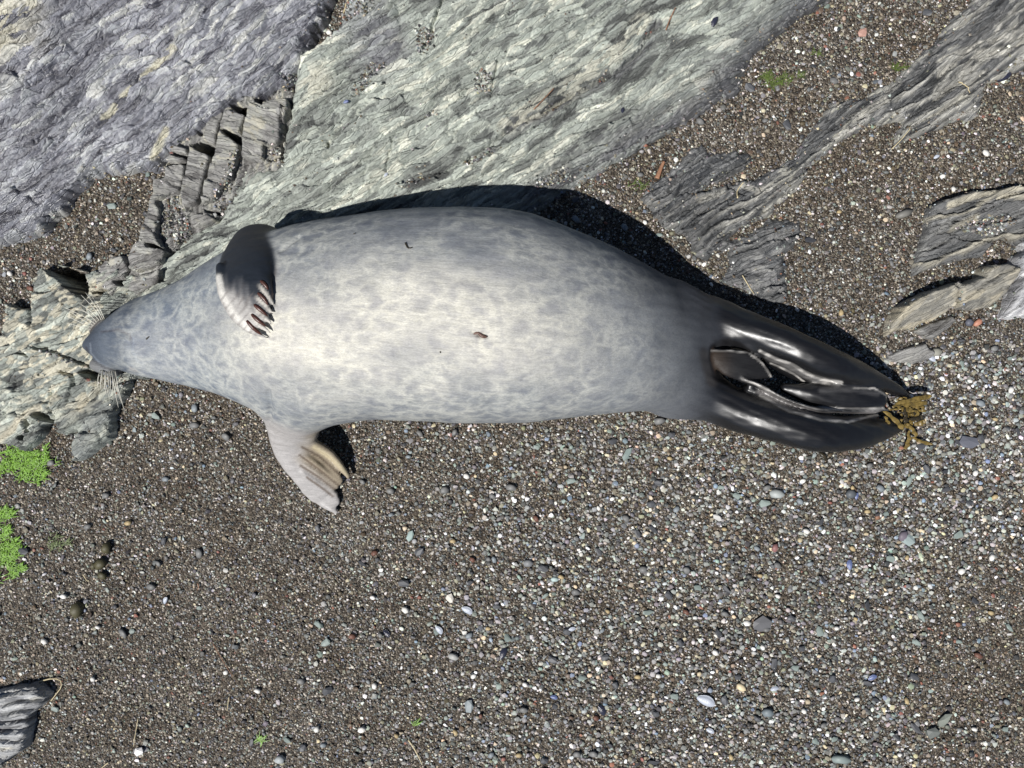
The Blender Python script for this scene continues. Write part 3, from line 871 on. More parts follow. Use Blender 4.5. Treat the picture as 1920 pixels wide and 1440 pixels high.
def build_seal():
    h = .003
    org = np.array((-.83, -.27, -.024)); ext = np.array((.80, .345, .336))
    n = np.ceil((ext - org) / h).astype(int)
    gx, gy, gz = [org[i] + np.arange(n[i]) * h for i in range(3)]
    F = np.full(tuple(n), .2, np.float32)
    for i0 in range(0, n[0], 60):
        X, Y, Z = np.meshgrid(gx[i0:i0 + 60], gy, gz, indexing='ij')
        F[i0:i0 + 60] = body_f(X, Y, Z)
    for nm, k, pts in LIMBS:
        P = np.array([W(p[0], p[1], p[2]) for p in pts]); R = max(max(p[3], p[4]) for p in pts) + .03 + k
        lo = np.clip(((P.min(0) - R - org) / h).astype(int), 0, n - 1); hi = np.clip(((P.max(0) + R - org) / h).astype(int) + 1, 1, n)
        sl = tuple(slice(a, b) for a, b in zip(lo, hi))
        X, Y, Z = np.meshgrid(gx[sl[0]], gy[sl[1]], gz[sl[2]], indexing='ij')
        F[sl] = smin(F[sl], loft_f(pts, X, Y, Z).astype(np.float32), k)
    V, Q = surface_nets(F, org, h)
    # relax the grid a little
    e = np.concatenate([Q[:, [0, 1]], Q[:, [1, 2]], Q[:, [2, 3]], Q[:, [3, 0]]])
    deg = np.bincount(e.ravel(), minlength=len(V))[:, None]
    for lam in (.5, -.52, .5, -.52, .5, -.52, .45):
        S = np.stack([np.bincount(e[:, 0], V[e[:, 1], a], len(V)) + np.bincount(e[:, 1], V[e[:, 0], a], len(V)) for a in range(3)], 1) / deg
        V = V + lam * (S - V)
    main = [pts for nm, k, pts in LIMBS if nm == "hind" and k > .02]
    hm = np.minimum(*[loft_f(p, *V.T) for p in main]); oth = np.full(len(V), 9.)
    for nm, k, pts in LIMBS:
        if nm in ("hind", "tail") and k < .02: oth = np.minimum(oth, loft_f(pts, *V.T))
    msk = (sstep(.30, .34, V[:, 0]) * sstep(.002, .010, oth - np.maximum(hm, 0)) * sstep(.03, .0, hm))[:, None]
    for it in range(60):
        S = np.stack([np.bincount(e[:, 0], V[e[:, 1], a], len(V)) + np.bincount(e[:, 1], V[e[:, 0], a], len(V)) for a in range(3)], 1) / deg
        V = V + (.6 if it % 2 == 0 else -.6) * msk * (S - V)
    x, y, z = V.T
    px, py = vpx(V)
    # ---- weights of the parts
    bf = body_f(x, y, z)
    part = {}
    for nm, k, pts in LIMBS:
        f = loft_f(pts, x, y, z)
        part[nm] = np.minimum(part.get(nm, np.full(len(V), 9.)), f)
    up = sstep(.02, .12, z)
    wfa = sstep(.004, -.002, part["fore_a"] - bf) * (part["fore_a"] < .02)
    wfb = sstep(.012, -.012, part["fore_b"] - bf) * (part["fore_b"] < .02)
    whd = sstep(.030, .0, part["hind"]); wtl = sstep(.004, .0, part["tail"])
    wpd = sstep(.004, -.001, part["pad"]) * (bf > -.002)
    # ---- coat
    cy, a, zc, b = [np.interp(x, _xf, c) for c in BC]
    lat = (y - cy) / a                                  # -1 lower side .. 1 upper side
    height = np.clip((z - zc) / b, -1, 1)
    nz = lambda sx, s: noise(x * sx, y * sx * 1.4 + z * sx, s)
    belly = sstep(.80, .10, np.abs(lat + .16) + .20 * nz(7, 1) + .10 * nz(22, 2)) * (height > 0)
    xx = (px - 480) / 700.0
    belly = belly * sstep(-.25, .12, xx) * sstep(1.08, .62, xx)
    grey = np.array((.188, .201, .215)); cream = np.array((.430, .420, .390)); blue = np.array((.132, .160, .196)); dark = np.array((.0065, .0065, .0075))
    col = np.tile(grey, (len(V), 1))
    col = mixc(col, blue, sstep(560, 330, px + 40 * nz(10, 3)) * .85)
    col = mixc(col, cream, belly * .92)
    col = mixc(col, (.135, .152, .175), .75 * sstep(.55, 1.0, lat + .12 * nz(8, 21)))  # shading of the upper flank, painted into the coat colour
    # pale armpit, throat and breast
    col = mixc(col, (.50, .485, .44), .8 * sstep(120, 30, np.hypot((px - 545), (py - 632) * 1.6)) * (height > 0))
    col = mixc(col, (.24, .25, .27), .55 * sstep(90, 30, np.hypot((px - 300) * .8, py - 655)) * (height > .2))
    col = mixc(col, (.072, .088, .114), .9 * sstep(262, 232, px + 14 * np.sin((py - 600) / 30)) * (height > -.1))
    col = mixc(col, (.05, .06, .078), .8 * sstep(196, 166, px))
    hip = sstep(1130, 1345, px + 60 * (lat + .1) * (lat > 0) + 26 * nz(12, 4) - 40 * (1 - np.abs(lat)))
    col = mixc(col, (.060, .064, .074), hip * .95)
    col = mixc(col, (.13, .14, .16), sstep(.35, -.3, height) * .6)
    col = mixc(col, dark, np.clip(whd * sstep(1285, 1365, px + 18 * nz(16, 5)) * 1.0, 0, 1))
    col = mixc(col, (.05, .045, .042), .7 * sstep(16, 4, line_d(px, py, [(1318, 662), (1326, 690), (1335, 715)])) * sstep(1300, 1318, px))  # shade in the hollow at the tail root, put into the colour
    col = mixc(col, (.010, .010, .011), sstep(.010, .002, part["tail"]))
    col = mixc(col, (.035, .022, .013), wtl * sstep(1385, 1330, px) * .7)
    wv = .5 + .5 * noise(px / 30, py / 4, 47)
    for pts, wd, c in (([(1440, 670), (1490, 694), (1530, 711), (1572, 719)], 9, (.13, .125, .12)), ([(1425, 733), (1480, 762), (1540, 779), (1600, 781), (1645, 773)], 10, (.17, .16, .155)),
                       ([(1540, 732), (1600, 730), (1645, 738)], 8, (.055, .054, .055))):  # this last line paints the highlight along the inner lobe's top
        col = mixc(col, c, (.3 + .7 * wv) * sstep(wd, wd * .3, line_d(px, py, pts)) * (part["hind"] < .012) * (z > .02))
    sk = sstep(1300, 1340, px) * sstep(.004, .02, z)
    for pts, wd in EDGES_PALE:
        col = mixc(col, (.46, .44, .41), .95 * sstep(wd * 1.5, wd * .4, line_d(px, py, pts)) * sk * (whd + wtl > .4) * (.35 + .65 * sstep(-.25, .3, noise(px / 22, py / 9, 44))))
    # folded fore flipper: charcoal wrist with shading painted into the gradient, pale hand
    t = py + 10 * nz(22, 6) + 14 * noise(px / 9, py / 34, 48) - np.interp(px, [405, 440, 465, 480, 505], [514, 520, 540, 562, 576])
    cfa = mixc(np.tile(np.array((.014, .018, .025)), (len(V), 1)), (.07, .072, .078), sstep(-8, 14, t))
    cfa = mixc(cfa, (.36, .345, .325), sstep(8, 44, t))
    cfa = mixc(cfa, (.62, .60, .55), .8 * sstep(9, 2, line_d(px, py, [(411, 520), (418, 555), (440, 592), (470, 618)])))
    for ln in ([(484, 535), (500, 552), (511, 569)], [(478, 556), (498, 573), (511, 587)], [(474, 576), (494, 592), (508, 606)], [(468, 590), (488, 609), (504, 622)]):
        cfa = mixc(cfa, (.58, .55, .49), .9 * sstep(5, 2, line_d(px, py, ln)) * sstep(ln[0][0] - 4, ln[0][0] + 10, px))
    cfa = mixc(cfa, (.13, .09, .075), .7 * sstep(505, 512, px + .15 * (py - 560)) * (py < 560))
    cfa = mixc(cfa, (.12, .105, .10), .5 * sstep(.05, .5, noise((px + .8 * py) / 7, (py - .8 * px) / 45, 8)) * sstep(525, 555, py))
    col = col * (1 - wfa[:, None]) + cfa * wfa[:, None]
    # flipper on the gravel: buff, brown between the toes
    cfb = np.tile(np.array((.34, .325, .315)), (len(V), 1))
    u = (px - 560) * .77 + (py - 850) * .64; v = -(px - 560) * .64 + (py - 850) * .77
    cfb = mixc(cfb, (.27, .215, .135), .8 * sstep(-20, 25, u + 10 * nz(30, 9)) * sstep(25, -5, v))
    cfb = mixc(cfb, (.10, .07, .05), .25 * sstep(.08, .38, noise(u / 60, v / 4.5, 12)) * sstep(-5, 22, u) * sstep(22, 8, np.abs(v + 6)))
    for ln in ([(566, 838), (600, 857), (645, 897)], [(562, 853), (597, 880), (635, 910)], [(564, 873), (596, 894), (630, 919)], [(575, 895), (600, 912), (624, 930)]):
        cfb = mixc(cfb, (.085, .06, .042), .8 * sstep(3.4, 1.0, line_d(px, py, ln)))
    cfb = mixc(cfb, (.44, .38, .25), .7 * sstep(7, 2, line_d(px, py, [(590, 838), (625, 862), (652, 888)])))
    col = col * (1 - wfb[:, None]) + cfb * wfb[:, None]
    col = mixc(col, (.34, .32, .28), wpd * np.where(py < 650, .8, .35))
    # mouth slit, lip line, chin crease, chest folds
    col = mixc(col, (.035, .03, .03), .8 * sstep(2.2, .8, line_d(px, py, [(166, 624), (172, 616), (186, 602)])))
    col = mixc(col, (.035, .035, .042), .7 * sstep(2.8, 1, line_d(px, py, [(160, 652), (170, 672), (194, 688), (232, 701)])))
    col = mixc(col, (.24, .27, .31), .3 * sstep(2.4, .8, line_d(px, py, [(168, 645), (170, 662), (185, 678)])))
    col = mixc(col, (.06, .055, .07), .55 * sstep(3.5, 1, line_d(px, py, [(190, 622), (222, 618), (243, 628), (248, 645)])))
    col = mixc(col, (.24, .27, .31), .5 * sstep(3, 1, line_d(px, py, [(249, 634), (247, 655), (256, 678)])))
    col = mixc(col, (.12, .11, .13), .5 * sstep(4, 1, line_d(px, py, [(244, 690), (256, 697)])))
    col = mixc(col, (.13, .10, .09), .7 * sstep(9, 2, np.hypot((px - 899) * .6, py - 628)))
    net = np.clip(.95 * sstep(1330, 1080, px) * (1 - wfa) * (1 - wfb) * (1 - wpd) * sstep(170, 260, px), 0, 1)
    slick = np.clip(whd * (1 - wtl) * sstep(1300, 1370, px) + .45 * wfa + .8 * wfb + .25 * sstep(1180, 1350, px) + .12 * sstep(300, 200, px) + .15 * wtl, 0, 1)
    # creases as real relief
    Nn = np.zeros_like(V)
    fn = np.cross(V[Q[:, 2]] - V[Q[:, 0]], V[Q[:, 3]] - V[Q[:, 1]])
    for k in range(4):
        for ax in range(3): Nn[:, ax] += np.bincount(Q[:, k], fn[:, ax], len(V))
    Nn /= np.linalg.norm(Nn, axis=1)[:, None] + 1e-12
    topf = (Nn[:, 2] > .1)
    disp = np.zeros(len(V))
    for pts, wd, dep in [([(196, 620), (222, 617), (243, 628), (249, 650), (256, 680)], 5, -.0018), ([(352, 560), (362, 610), (366, 660), (392, 700)], 9, -.0022),
                         ([(376, 590), (385, 640), (405, 690)], 8, -.0015), ([(502, 735), (506, 765), (504, 790)], 8, -.004), ([(885, 622), (900, 630), (914, 631)], 5, -.004),
                         ([(525, 470), (545, 455), (560, 445)], 6, -.003)]:
        disp += dep * sstep(wd, 0, line_d(px, py, pts)) * topf
    disp += .0012 * noise(x * 14, y * 22, 33) * (1 - whd) + .0007 * noise(x * 18, y * 80, 34)
    disp += whd * .0012 * noise(x * 16, y * 90 + x * 40, 35)
    V = V + Nn * disp[:, None]
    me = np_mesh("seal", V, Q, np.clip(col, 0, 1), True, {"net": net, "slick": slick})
    # put the origin at the base of the animal
    o = link("seal", me, M_SEAL, None, "grey mottled seal lying belly up on rock and gravel", "seal")
    return o, V


SEAL, SV = build_seal()
_sx, _sy = vpx(SV)


def top_at(px, py, r=4.0):
    """skin point seen at a measured spot: the highest vertex there"""
    m = np.hypot(_sx - px, _sy - py) < r
    if not m.any(): return 0.0
    return float(SV[m][:, 2].max())


def tube(pts, rad, seg=6, flat=1.0):
    """closed tapered tube through 3-D points; returns verts, quads"""
    P = np.array(pts, float); n = len(P)
    R = np.array(rad, float) if hasattr(rad, '__len__') else np.full(n, rad)
    T = np.gradient(P, axis=0); T /= np.linalg.norm(T, axis=1)[:, None] + 1e-12
    up = np.array((0, 0, 1.)); A = np.cross(T, up); bad = np.linalg.norm(A, axis=1) < 1e-3
    A[bad] = (1, 0, 0); A /= np.linalg.norm(A, axis=1)[:, None]; B = np.cross(A, T)
    V = []
    for k in range(seg):
        t = 2 * math.pi * k / seg
        V.append(P + R[:, None] * (math.cos(t) * A + flat * math.sin(t) * B))
    V = np.stack(V, 1).reshape(-1, 3)
    F = []
    for i in range(n - 1):
        for k in range(seg):
            F.append((i * seg + k, i * seg + (k + 1) % seg, (i + 1) * seg + (k + 1) % seg, (i + 1) * seg + k))
    c0 = len(V); V = np.vstack([V, P[0], P[-1]])
    tri = [(c0, (k + 1) % seg, k, k) for k in range(seg)] + [(c0 + 1, (n - 1) * seg + k, (n - 1) * seg + (k + 1) % seg,) * 1 + ((n - 1) * seg + (k + 1) % seg,) for k in range(seg)]
    return V, F, tri


def tube_obj(name, pts, rad, mat, seg=6, flat=1.0, **kw):
    V, F, T = tube(pts, rad, seg, flat)
    me = bpy.data.meshes.new(name)
    me.from_pydata([tuple(v) for v in V], [], [tuple(f) for f in F] + [tuple(t[:3]) for t in T])
    me.polygons.foreach_set("use_smooth", [True] * len(me.polygons)); me.update()
    return link(name, me, mat, **kw)


def seal_details():
    claws = [((488, 526), (496, 533), (503, 543)), ((483, 549), (493, 558), (503, 572)), ((476, 571), (487, 580), (502, 593)),
             ((471, 589), (483, 600), (499, 612)), ((462, 601), (475, 615), (491, 628))]
    for c in claws:
        P = [W(a, b_, top_at(a, b_, 3) + .0016 - .0006 * i) for i, (a, b_) in enumerate(c)]
        tube_obj("claw", bez(P, 7), [.0012, .0024, .0030, .0031, .0028, .0019, .0005], M_CLAW, 8, .7, parent=SEAL)
    wh = [((186, 612), (160, 595), (118, 575)), ((180, 617), (150, 604), (122, 590)), ((188, 608), (166, 588), (137, 577)), ((190, 605), (172, 585), (148, 568)),
          ((192, 603), (178, 580), (152, 553)), ((194, 600), (182, 578), (160, 548)), ((178, 620), (150, 612), (125, 606)), ((196, 598), (186, 576), (172, 555)),
          ((184, 614), (156, 600), (130, 583)), ((187, 610), (168, 590), (150, 578)),
          ((190, 690), (184, 708), (184, 728)), ((195, 691), (189, 712), (190, 732)), ((199, 692), (196, 718), (200, 742)), ((203, 693), (203, 715), (203, 738)),
          ((206, 693), (207, 716), (206, 740)), ((209, 694), (212, 715), (211, 735)), ((212, 694), (217, 722), (228, 756)), ((214, 695), (222, 730), (234, 772)),
          ((216, 695), (220, 718), (222, 738)), ((201, 692), (198, 716), (206, 750)), ((193, 690), (190, 706), (193, 720)), ((210, 694), (214, 726), (222, 764))]
    for p in wh:
        zz = (.062, .078, .050)
        P = [W(a, b_, zz[i]) for i, (a, b_) in enumerate(p)]
        tube_obj("whisker", bez(P, 9), np.linspace(.0009, .0004, 9), M_WHISK, 5, parent=SEAL)
    # navel: a small folded flap
    z0 = top_at(900, 628)
    P = [W(886, 627, z0 - .001), W(896, 624, z0 + .001), W(904, 630, z0 + .0015), W(914, 632, z0 - .0005)]
    tube_obj("navel", bez(P, 9), [.0004, .0014, .002, .0022, .0024, .0028, .0027, .0018, .0005], M_BROWN, 7, .5, parent=SEAL)


seal_details()

# ------------------------------------------------------------------ gravel
def ico():
    p = (1 + 5 ** .5) / 2
    V = np.array([(-1, p, 0), (1, p, 0), (-1, -p, 0), (1, -p, 0), (0, -1, p), (0, 1, p), (0, -1, -p), (0, 1, -p), (p, 0, -1), (p, 0, 1), (-p, 0, -1), (-p, 0, 1)], float)
    V /= np.linalg.norm(V[0])
    F = np.array([(0, 11, 5), (0, 5, 1), (0, 1, 7), (0, 7, 10), (0, 10, 11), (1, 5, 9), (5, 11, 4), (11, 10, 2), (10, 7, 6), (7, 1, 8), (3, 9, 4), (3, 4, 2), (3, 2, 6), (3, 6, 8),
                  (3, 8, 9), (4, 9, 5), (2, 4, 11), (6, 2, 10), (8, 6, 7), (9, 8, 1)])
    return V, F


OCT_V = np.array([(1, 0, 0), (-1, 0, 0), (0, 1, 0), (0, -1, 0), (0, 0, 1), (0, 0, -1)], float)
OCT_F = np.array([(0, 2, 4), (2, 1, 4), (1, 3, 4), (3, 0, 4), (2, 0, 5), (1, 2, 5), (3, 1, 5), (0, 3, 5)])
ICO_V, ICO_F = ico()
PAL = np.array([(.050, .050, .050), (.115, .115, .112), (.20, .20, .19), (.30, .30, .285), (.235, .21, .155), (.10, .075, .05), (.245, .285, .255), (.72, .70, .66),
                (.50, .43, .30), (.24, .11, .08), (.19, .23, .29), (.42, .41, .375)])
P_GREY = np.array([.15, .23, .20, .12, .08, .045, .05, .038, .03, .006, .02, .06])
P_BROWN = np.array([.15, .16, .12, .06, .17, .17, .02, .065, .035, .02, .007, .05])
P_GREY = P_GREY / P_GREY.sum(); P_BROWN = P_BROWN / P_BROWN.sum()


def brown_map(px, py):
    b = sstep(560, 420, py) * sstep(1000, 1100, px)
    b = np.maximum(b, sstep(800, 300, px) * .45)
    b = np.maximum(b, sstep(560, 480, py) * sstep(400, 300, px))
    b = np.maximum(b, sstep(260, 90, np.hypot(px - 1880, (py - 1300) * .7)))
    b = np.maximum(b, .7 * sstep(.1, .5, fbm(px / 170, py / 170, 71, 3)))
    return np.clip(b, 0, 1)


def coarse_map(px, py):
    c = .18 + .6 * sstep(550, 1150, px) * sstep(740, 860, py)
    c = np.maximum(c, sstep(1480, 1700, px) * sstep(610, 690, py))
    c = c * (1 - .6 * sstep(260, 120, np.hypot(px - 1880, (py - 1300) * .7)))
    c = np.where((py < 600) & (px > 1000), .28, c)
    return np.clip(c + .22 * fbm(px / 140, py / 120, 72, 3), .05, 1)


def bake_stones(V0s, F0, X, Y, Z, size, aspect, flat, yaw, tilt, col, flatshade):
    """one mesh of many stones from a few shared shapes"""
    n = len(X); m = V0s.shape[1]
    base = V0s[RNG.integers(0, len(V0s), n)]
    S = np.stack([size, size * aspect, size * flat], 1)[:, None, :]
    v = base * S
    ax = RNG.uniform(0, 2 * np.pi, n)                       # tip the stone about a random level axis
    c, s = np.cos(tilt)[:, None], np.sin(tilt)[:, None]
    kx, ky = np.cos(ax)[:, None], np.sin(ax)[:, None]
    vx, vy, vz = v[..., 0], v[..., 1], v[..., 2]
    dot = vx * kx + vy * ky
    cx = ky * vz; cyy = -kx * vz; cz = kx * vy - ky * vx
    vx, vy, vz = vx * c + cx * s + kx * dot * (1 - c), vy * c + cyy * s + ky * dot * (1 - c), vz * c + cz * s
    cw, sw = np.cos(yaw)[:, None], np.sin(yaw)[:, None]
    vx, vy = vx * cw - vy * sw, vx * sw + vy * cw
    v = np.stack([vx + X[:, None], vy + Y[:, None], vz + Z[:, None]], -1).reshape(-1, 3)
    f = (F0[None] + (np.arange(n) * m)[:, None, None]).reshape(-1, 3)
    return v, f, np.repeat(col, m, 0), np.repeat(~flatshade, len(F0))


def shapes(V0, k, jit, seed):
    r = np.random.default_rng(seed)
    out = []
    for _ in range(k):
        v = V0 * (1 + r.uniform(-jit, jit, (len(V0), 1)))
        v = v + r.normal(0, jit * .25, v.shape)
        v[:, 2] = np.clip(v[:, 2], -.62, .68)               # worn flat faces
        out.append(v)
    return np.array(out)


SH_OCT = shapes(OCT_V, 16, .25, 5); SH_ICO = shapes(ICO_V, 24, .2, 6)


def rocks_top(X, Y):
    z = np.full(X.shape, -1.)
    px0 = 960 + X * 1000; py0 = 720 - Y * 1000
    for r in ROCKS:
        xs = [p[0] for p in r['poly']]; ys = [p[1] for p in r['poly']]
        m = (px0 > min(xs) - 10) & (px0 < max(xs) + 10) & (py0 > min(ys) - 10) & (py0 < max(ys) + 10)
        if m.any():
            zz, d, _, _ = rock_eval(r, X[m], Y[m])
            z[m] = np.maximum(z[m], np.where(d > -3, zz, -1))
    return z


POCKETS = [cb([(370, 995), (480, 965), (492, 1110), (550, 1200), (540, 1300), (430, 1365), (380, 1300), (300, 1290), (342, 1100)]),
           cb([(1170, 600), (1302, 540), (1292, 690), (1222, 712)]), cb([(900, 620), (962, 600), (932, 750), (902, 880), (842, 922), (782, 1080), (740, 1060), (750, 960), (820, 880), (880, 720)]),
           cb([(1290, 0), (1402, 0), (1372, 130), (1300, 90)]), [(640, -10), (725, -10), (712, 30), (690, 52), (640, 58)], [(785, 70), (812, 70), (825, 90), (800, 122), (783, 110)],
           [(665, 190), (700, 135), (730, 140), (705, 170), (680, 198)], [(890, 155), (925, 147), (920, 190), (895, 190)], [(1117, 163), (1138, 133), (1141, 142), (1125, 165)],
           [(870, 312), (925, 275), (928, 290), (880, 320)], [(1018, 217), (1045, 198), (1048, 208), (1025, 220)], [(800, 230), (818, 214), (822, 226), (806, 234)],
           [(745, 350), (790, 330), (800, 338), (760, 358)], [(1000, 345), (1060, 320), (1070, 345), (1010, 362)],
           ce([(520, 445), (640, 362), (900, 330), (922, 362), (870, 450), (700, 475)]), ce([(370, 745), (500, 642), (745, 640), (705, 722), (500, 785)]),
           cd([(1055, 885), (1100, 790), (1260, 730), (1285, 785), (1100, 905)]), cl([(300, 690), (420, 708), (600, 790), (590, 800), (400, 728)]),
           cl([(600, 880), (700, 850), (860, 890), (780, 930), (690, 920)])]


def scatter():
    Vs, Fs, Cs, Sm = [], [], [], []
    off = 0

    def emit(X, Y, Z, size, shp, F0, brown, flat_lo=.24, flat_hi=.50):
        nonlocal off
        n = len(X)
        if n == 0: return
        k = RNG.random(n)
        ia = np.searchsorted(np.cumsum(P_GREY), k).clip(0, 11); ib = np.searchsorted(np.cumsum(P_BROWN), RNG.random(n)).clip(0, 11)
        idx = np.where(RNG.random(n) < brown, ib, ia)
        col = PAL[idx] * RNG.uniform(.7, 1.3, (n, 1)) * (1 + RNG.normal(0, .05, (n, 3)))
        yaw = np.radians(-22) + RNG.normal(0, .75, n)
        v, f, c, s = bake_stones(shp, F0, X, Y, Z, size, RNG.uniform(.5, .95, n), RNG.uniform(flat_lo, flat_hi, n), yaw, RNG.normal(0, .26, n), np.clip(col * (.86 + .34 * coarse_map(960 + X * 1000, 720 - Y * 1000))[:, None], .01, .85), RNG.random(n) < .7)
        Vs.append(v); Fs.append(f + off); Cs.append(c); Sm.append(s); off += len(v)

    def field(n, lo, hi, shp, F0, wfn, lift, ext=.10):
        X = RNG.uniform(-.96 - ext, .96 + ext, n); Y = RNG.uniform(-.72 - ext, .72 + ext, n)
        px, py = 960 + X * 1000, 720 - Y * 1000
        keep = RNG.random(n) < wfn(px, py)
        keep &= ~((((X + .06) / .50) ** 2 + ((Y - .115) / .135) ** 2) < 1)
        X, Y, px, py = X[keep], Y[keep], px[keep], py[keep]
        d = rock_d(X, Y)
        k = d < RNG.uniform(-1, 7, len(d))
        X, Y, px, py = X[k], Y[k], px[k], py[k]
        size = RNG.uniform(lo, hi, len(X)) * .5e-3
        emit(X, Y, ground_z(X, Y) + size * RNG.uniform(lift - .2, lift + .3, len(X)), size, shp, F0, brown_map(px, py))

    field(150000, 2.6, 5.0, SH_OCT, OCT_F, lambda a, b: .95 - .45 * coarse_map(a, b), .25)
    field(66000, 4.6, 8.0, SH_ICO, ICO_F, lambda a, b: .14 + .86 * coarse_map(a, b), .30)
    field(44000, 7.5, 12.0, SH_ICO, ICO_F, lambda a, b: .02 + .75 * coarse_map(a, b) ** 1.7, .38)
    # stones washed up over the rock margins
    n = 60000
    X = RNG.uniform(-.98, .98, n); Y = RNG.uniform(-.05, .74, n)
    k = ~((((X + .06) / .50) ** 2 + ((Y - .115) / .135) ** 2) < 1); X, Y = X[k], Y[k]
    d = rock_d(X, Y); px, py = 960 + X * 1000, 720 - Y * 1000
    for r in ROCKS:
        if r['cat']: d = np.where(poly_sd(px, py, r['poly']) > 2, -9, d)
    k = (d > 0) & (RNG.random(len(d)) < .75 * np.exp(-d / (5 + 6 * sstep(900, 1200, px)))); X, Y, px, py = X[k], Y[k], px[k], py[k]
    z = rocks_top(X, Y); k = z > -.015; X, Y, z, px, py = X[k], Y[k], z[k], px[k], py[k]
    size = RNG.uniform(3, 8, len(X)) * .5e-3
    emit(X, Y, z + size * .25, size, SH_OCT, OCT_F, brown_map(px, py))
    # wider ring outside the picture
    n = 16000
    X = RNG.uniform(-2.0, 2.0, n); Y = RNG.uniform(-1.7, 1.7, n)
    k = (abs(X) > 1.05) | (abs(Y) > .81); X, Y = X[k], Y[k]
    k = rock_d(X, Y) < 0; X, Y = X[k], Y[k]
    size = RNG.uniform(7, 14, len(X)) * .5e-3
    emit(X, Y, ground_z(X, Y) + size * .3, size, SH_ICO, ICO_F, np.full(len(X), .4))
    # grit caught in hollows of the rock
    px, py, sz = [], [], []
    for P in POCKETS:
        a = np.array(P); lo, hi = a.min(0), a.max(0)
        m = int((hi - lo).prod() / 9)
        q = RNG.uniform(lo, hi, (m, 2)); q = q[poly_sd(q[:, 0], q[:, 1], P) > RNG.uniform(-4, 5, m)]
        px.append(q[:, 0]); py.append(q[:, 1]); sz.append(RNG.uniform(3, 8, len(q)))
    m = 16000                                               # loose grains strewn along the cleavage
    q = np.stack([RNG.uniform(-20, 1560, m), RNG.uniform(-20, 860, m)], 1)
    g = fbm((q[:, 0] * .85 - q[:, 1] * .5) / 60, (q[:, 0] * .5 + q[:, 1] * .85) / 14, 77, 3)
    q = q[(g > .30) & (q[:, 1] + .62 * q[:, 0] > 420)]
    px.append(q[:, 0]); py.append(q[:, 1]); sz.append(RNG.uniform(2.5, 6, len(q)))
    px, py, sz = map(np.concatenate, (px, py, sz))
    X, Y = (px - 960) / 1000, (720 - py) / 1000
    k = ~((((X + .06) / .42) ** 2 + ((Y - .115) / .12) ** 2) < 1)
    X, Y, sz = X[k], Y[k], sz[k]
    z = rocks_top(X, Y); k = z > -.02; X, Y, z, sz = X[k], Y[k], z[k], sz[k] * .5e-3
    emit(X, Y, z + sz * .25, sz, SH_OCT, OCT_F, np.full(len(X), .75))
    me = np_mesh("gravel", np.concatenate(Vs), np.concatenate(Fs), np.concatenate(Cs))
    me.polygons.foreach_set("use_smooth", np.concatenate(Sm)); me.update()
    link("gravel", me, M_PEB, kind="stuff", label="mixed grey, tan and white gravel covering the beach", cat="gravel")


scatter()


# ------------------------------------------------------------------ larger single stones
def surf(px, py):
    X = np.array([(px - 960) / 1000.]); Y = np.array([(720 - py) / 1000.])
    z = float(ground_z(X, Y)[0])
    if rock_d(X, Y)[0] > 4: z = max(z - .1, float(rocks_top(X, Y)[0]))
    return z


def stone_mesh(name, seed, col, angular=.18, flat=.5, aspect=.7, smooth=True):
    r = np.random.default_rng(seed)
    v = ICO_V * (1 + r.uniform(-angular, angular, (12, 1))) + r.normal(0, angular * .2, (12, 3))
    v[:, 2] = np.clip(v[:, 2], -.7, .62)
    v *= (1, aspect, flat)
    c = np.tile(np.array(col), (12, 1)) * r.uniform(.85, 1.15, (12, 1))
    me = np_mesh(name, v, ICO_F, np.clip(c, 0, .9), smooth)
    me.materials.append(M_PEB)
    return me


CLASSES = [  # name, label, category, colour, angular, flat, aspect, smooth, count, size range
    ("slate_chip", "flat grey green slate chip lying on the gravel", "stone", (.205, .245, .225), .30, .22, .60, False, 38, (13, 24)),
    ("pebble", "small rounded white pebble on the gravel", "pebble", (.70, .68, .63), .18, .6, .75, True, 40, (11, 17)),
    ("pebble", "angular dark grey pebble on the gravel", "pebble", (.075, .078, .085), .25, .36, .66, False, 44, (13, 23)),
    ("pebble", "smooth mid grey oval pebble on the gravel", "pebble", (.17, .17, .165), .2, .36, .66, True, 44, (13, 23)),
    ("pebble", "small tan rounded pebble on the gravel", "pebble", (.40, .31, .17), .18, .55, .72, True, 24, (11, 16)),
    ("pebble", "small reddish brown pebble on the gravel", "pebble", (.15, .075, .055), .2, .5, .7, True, 9, (11, 17)),
    ("slate_flake", "thin angular charcoal slate flake on the gravel", "stone", (.05, .052, .058), .34, .16, .5, False, 26, (14, 26)),
    ("pebble", "pale grey blue pebble on the gravel", "pebble", (.21, .235, .25), .2, .34, .66, True, 22, (12, 20)),
]


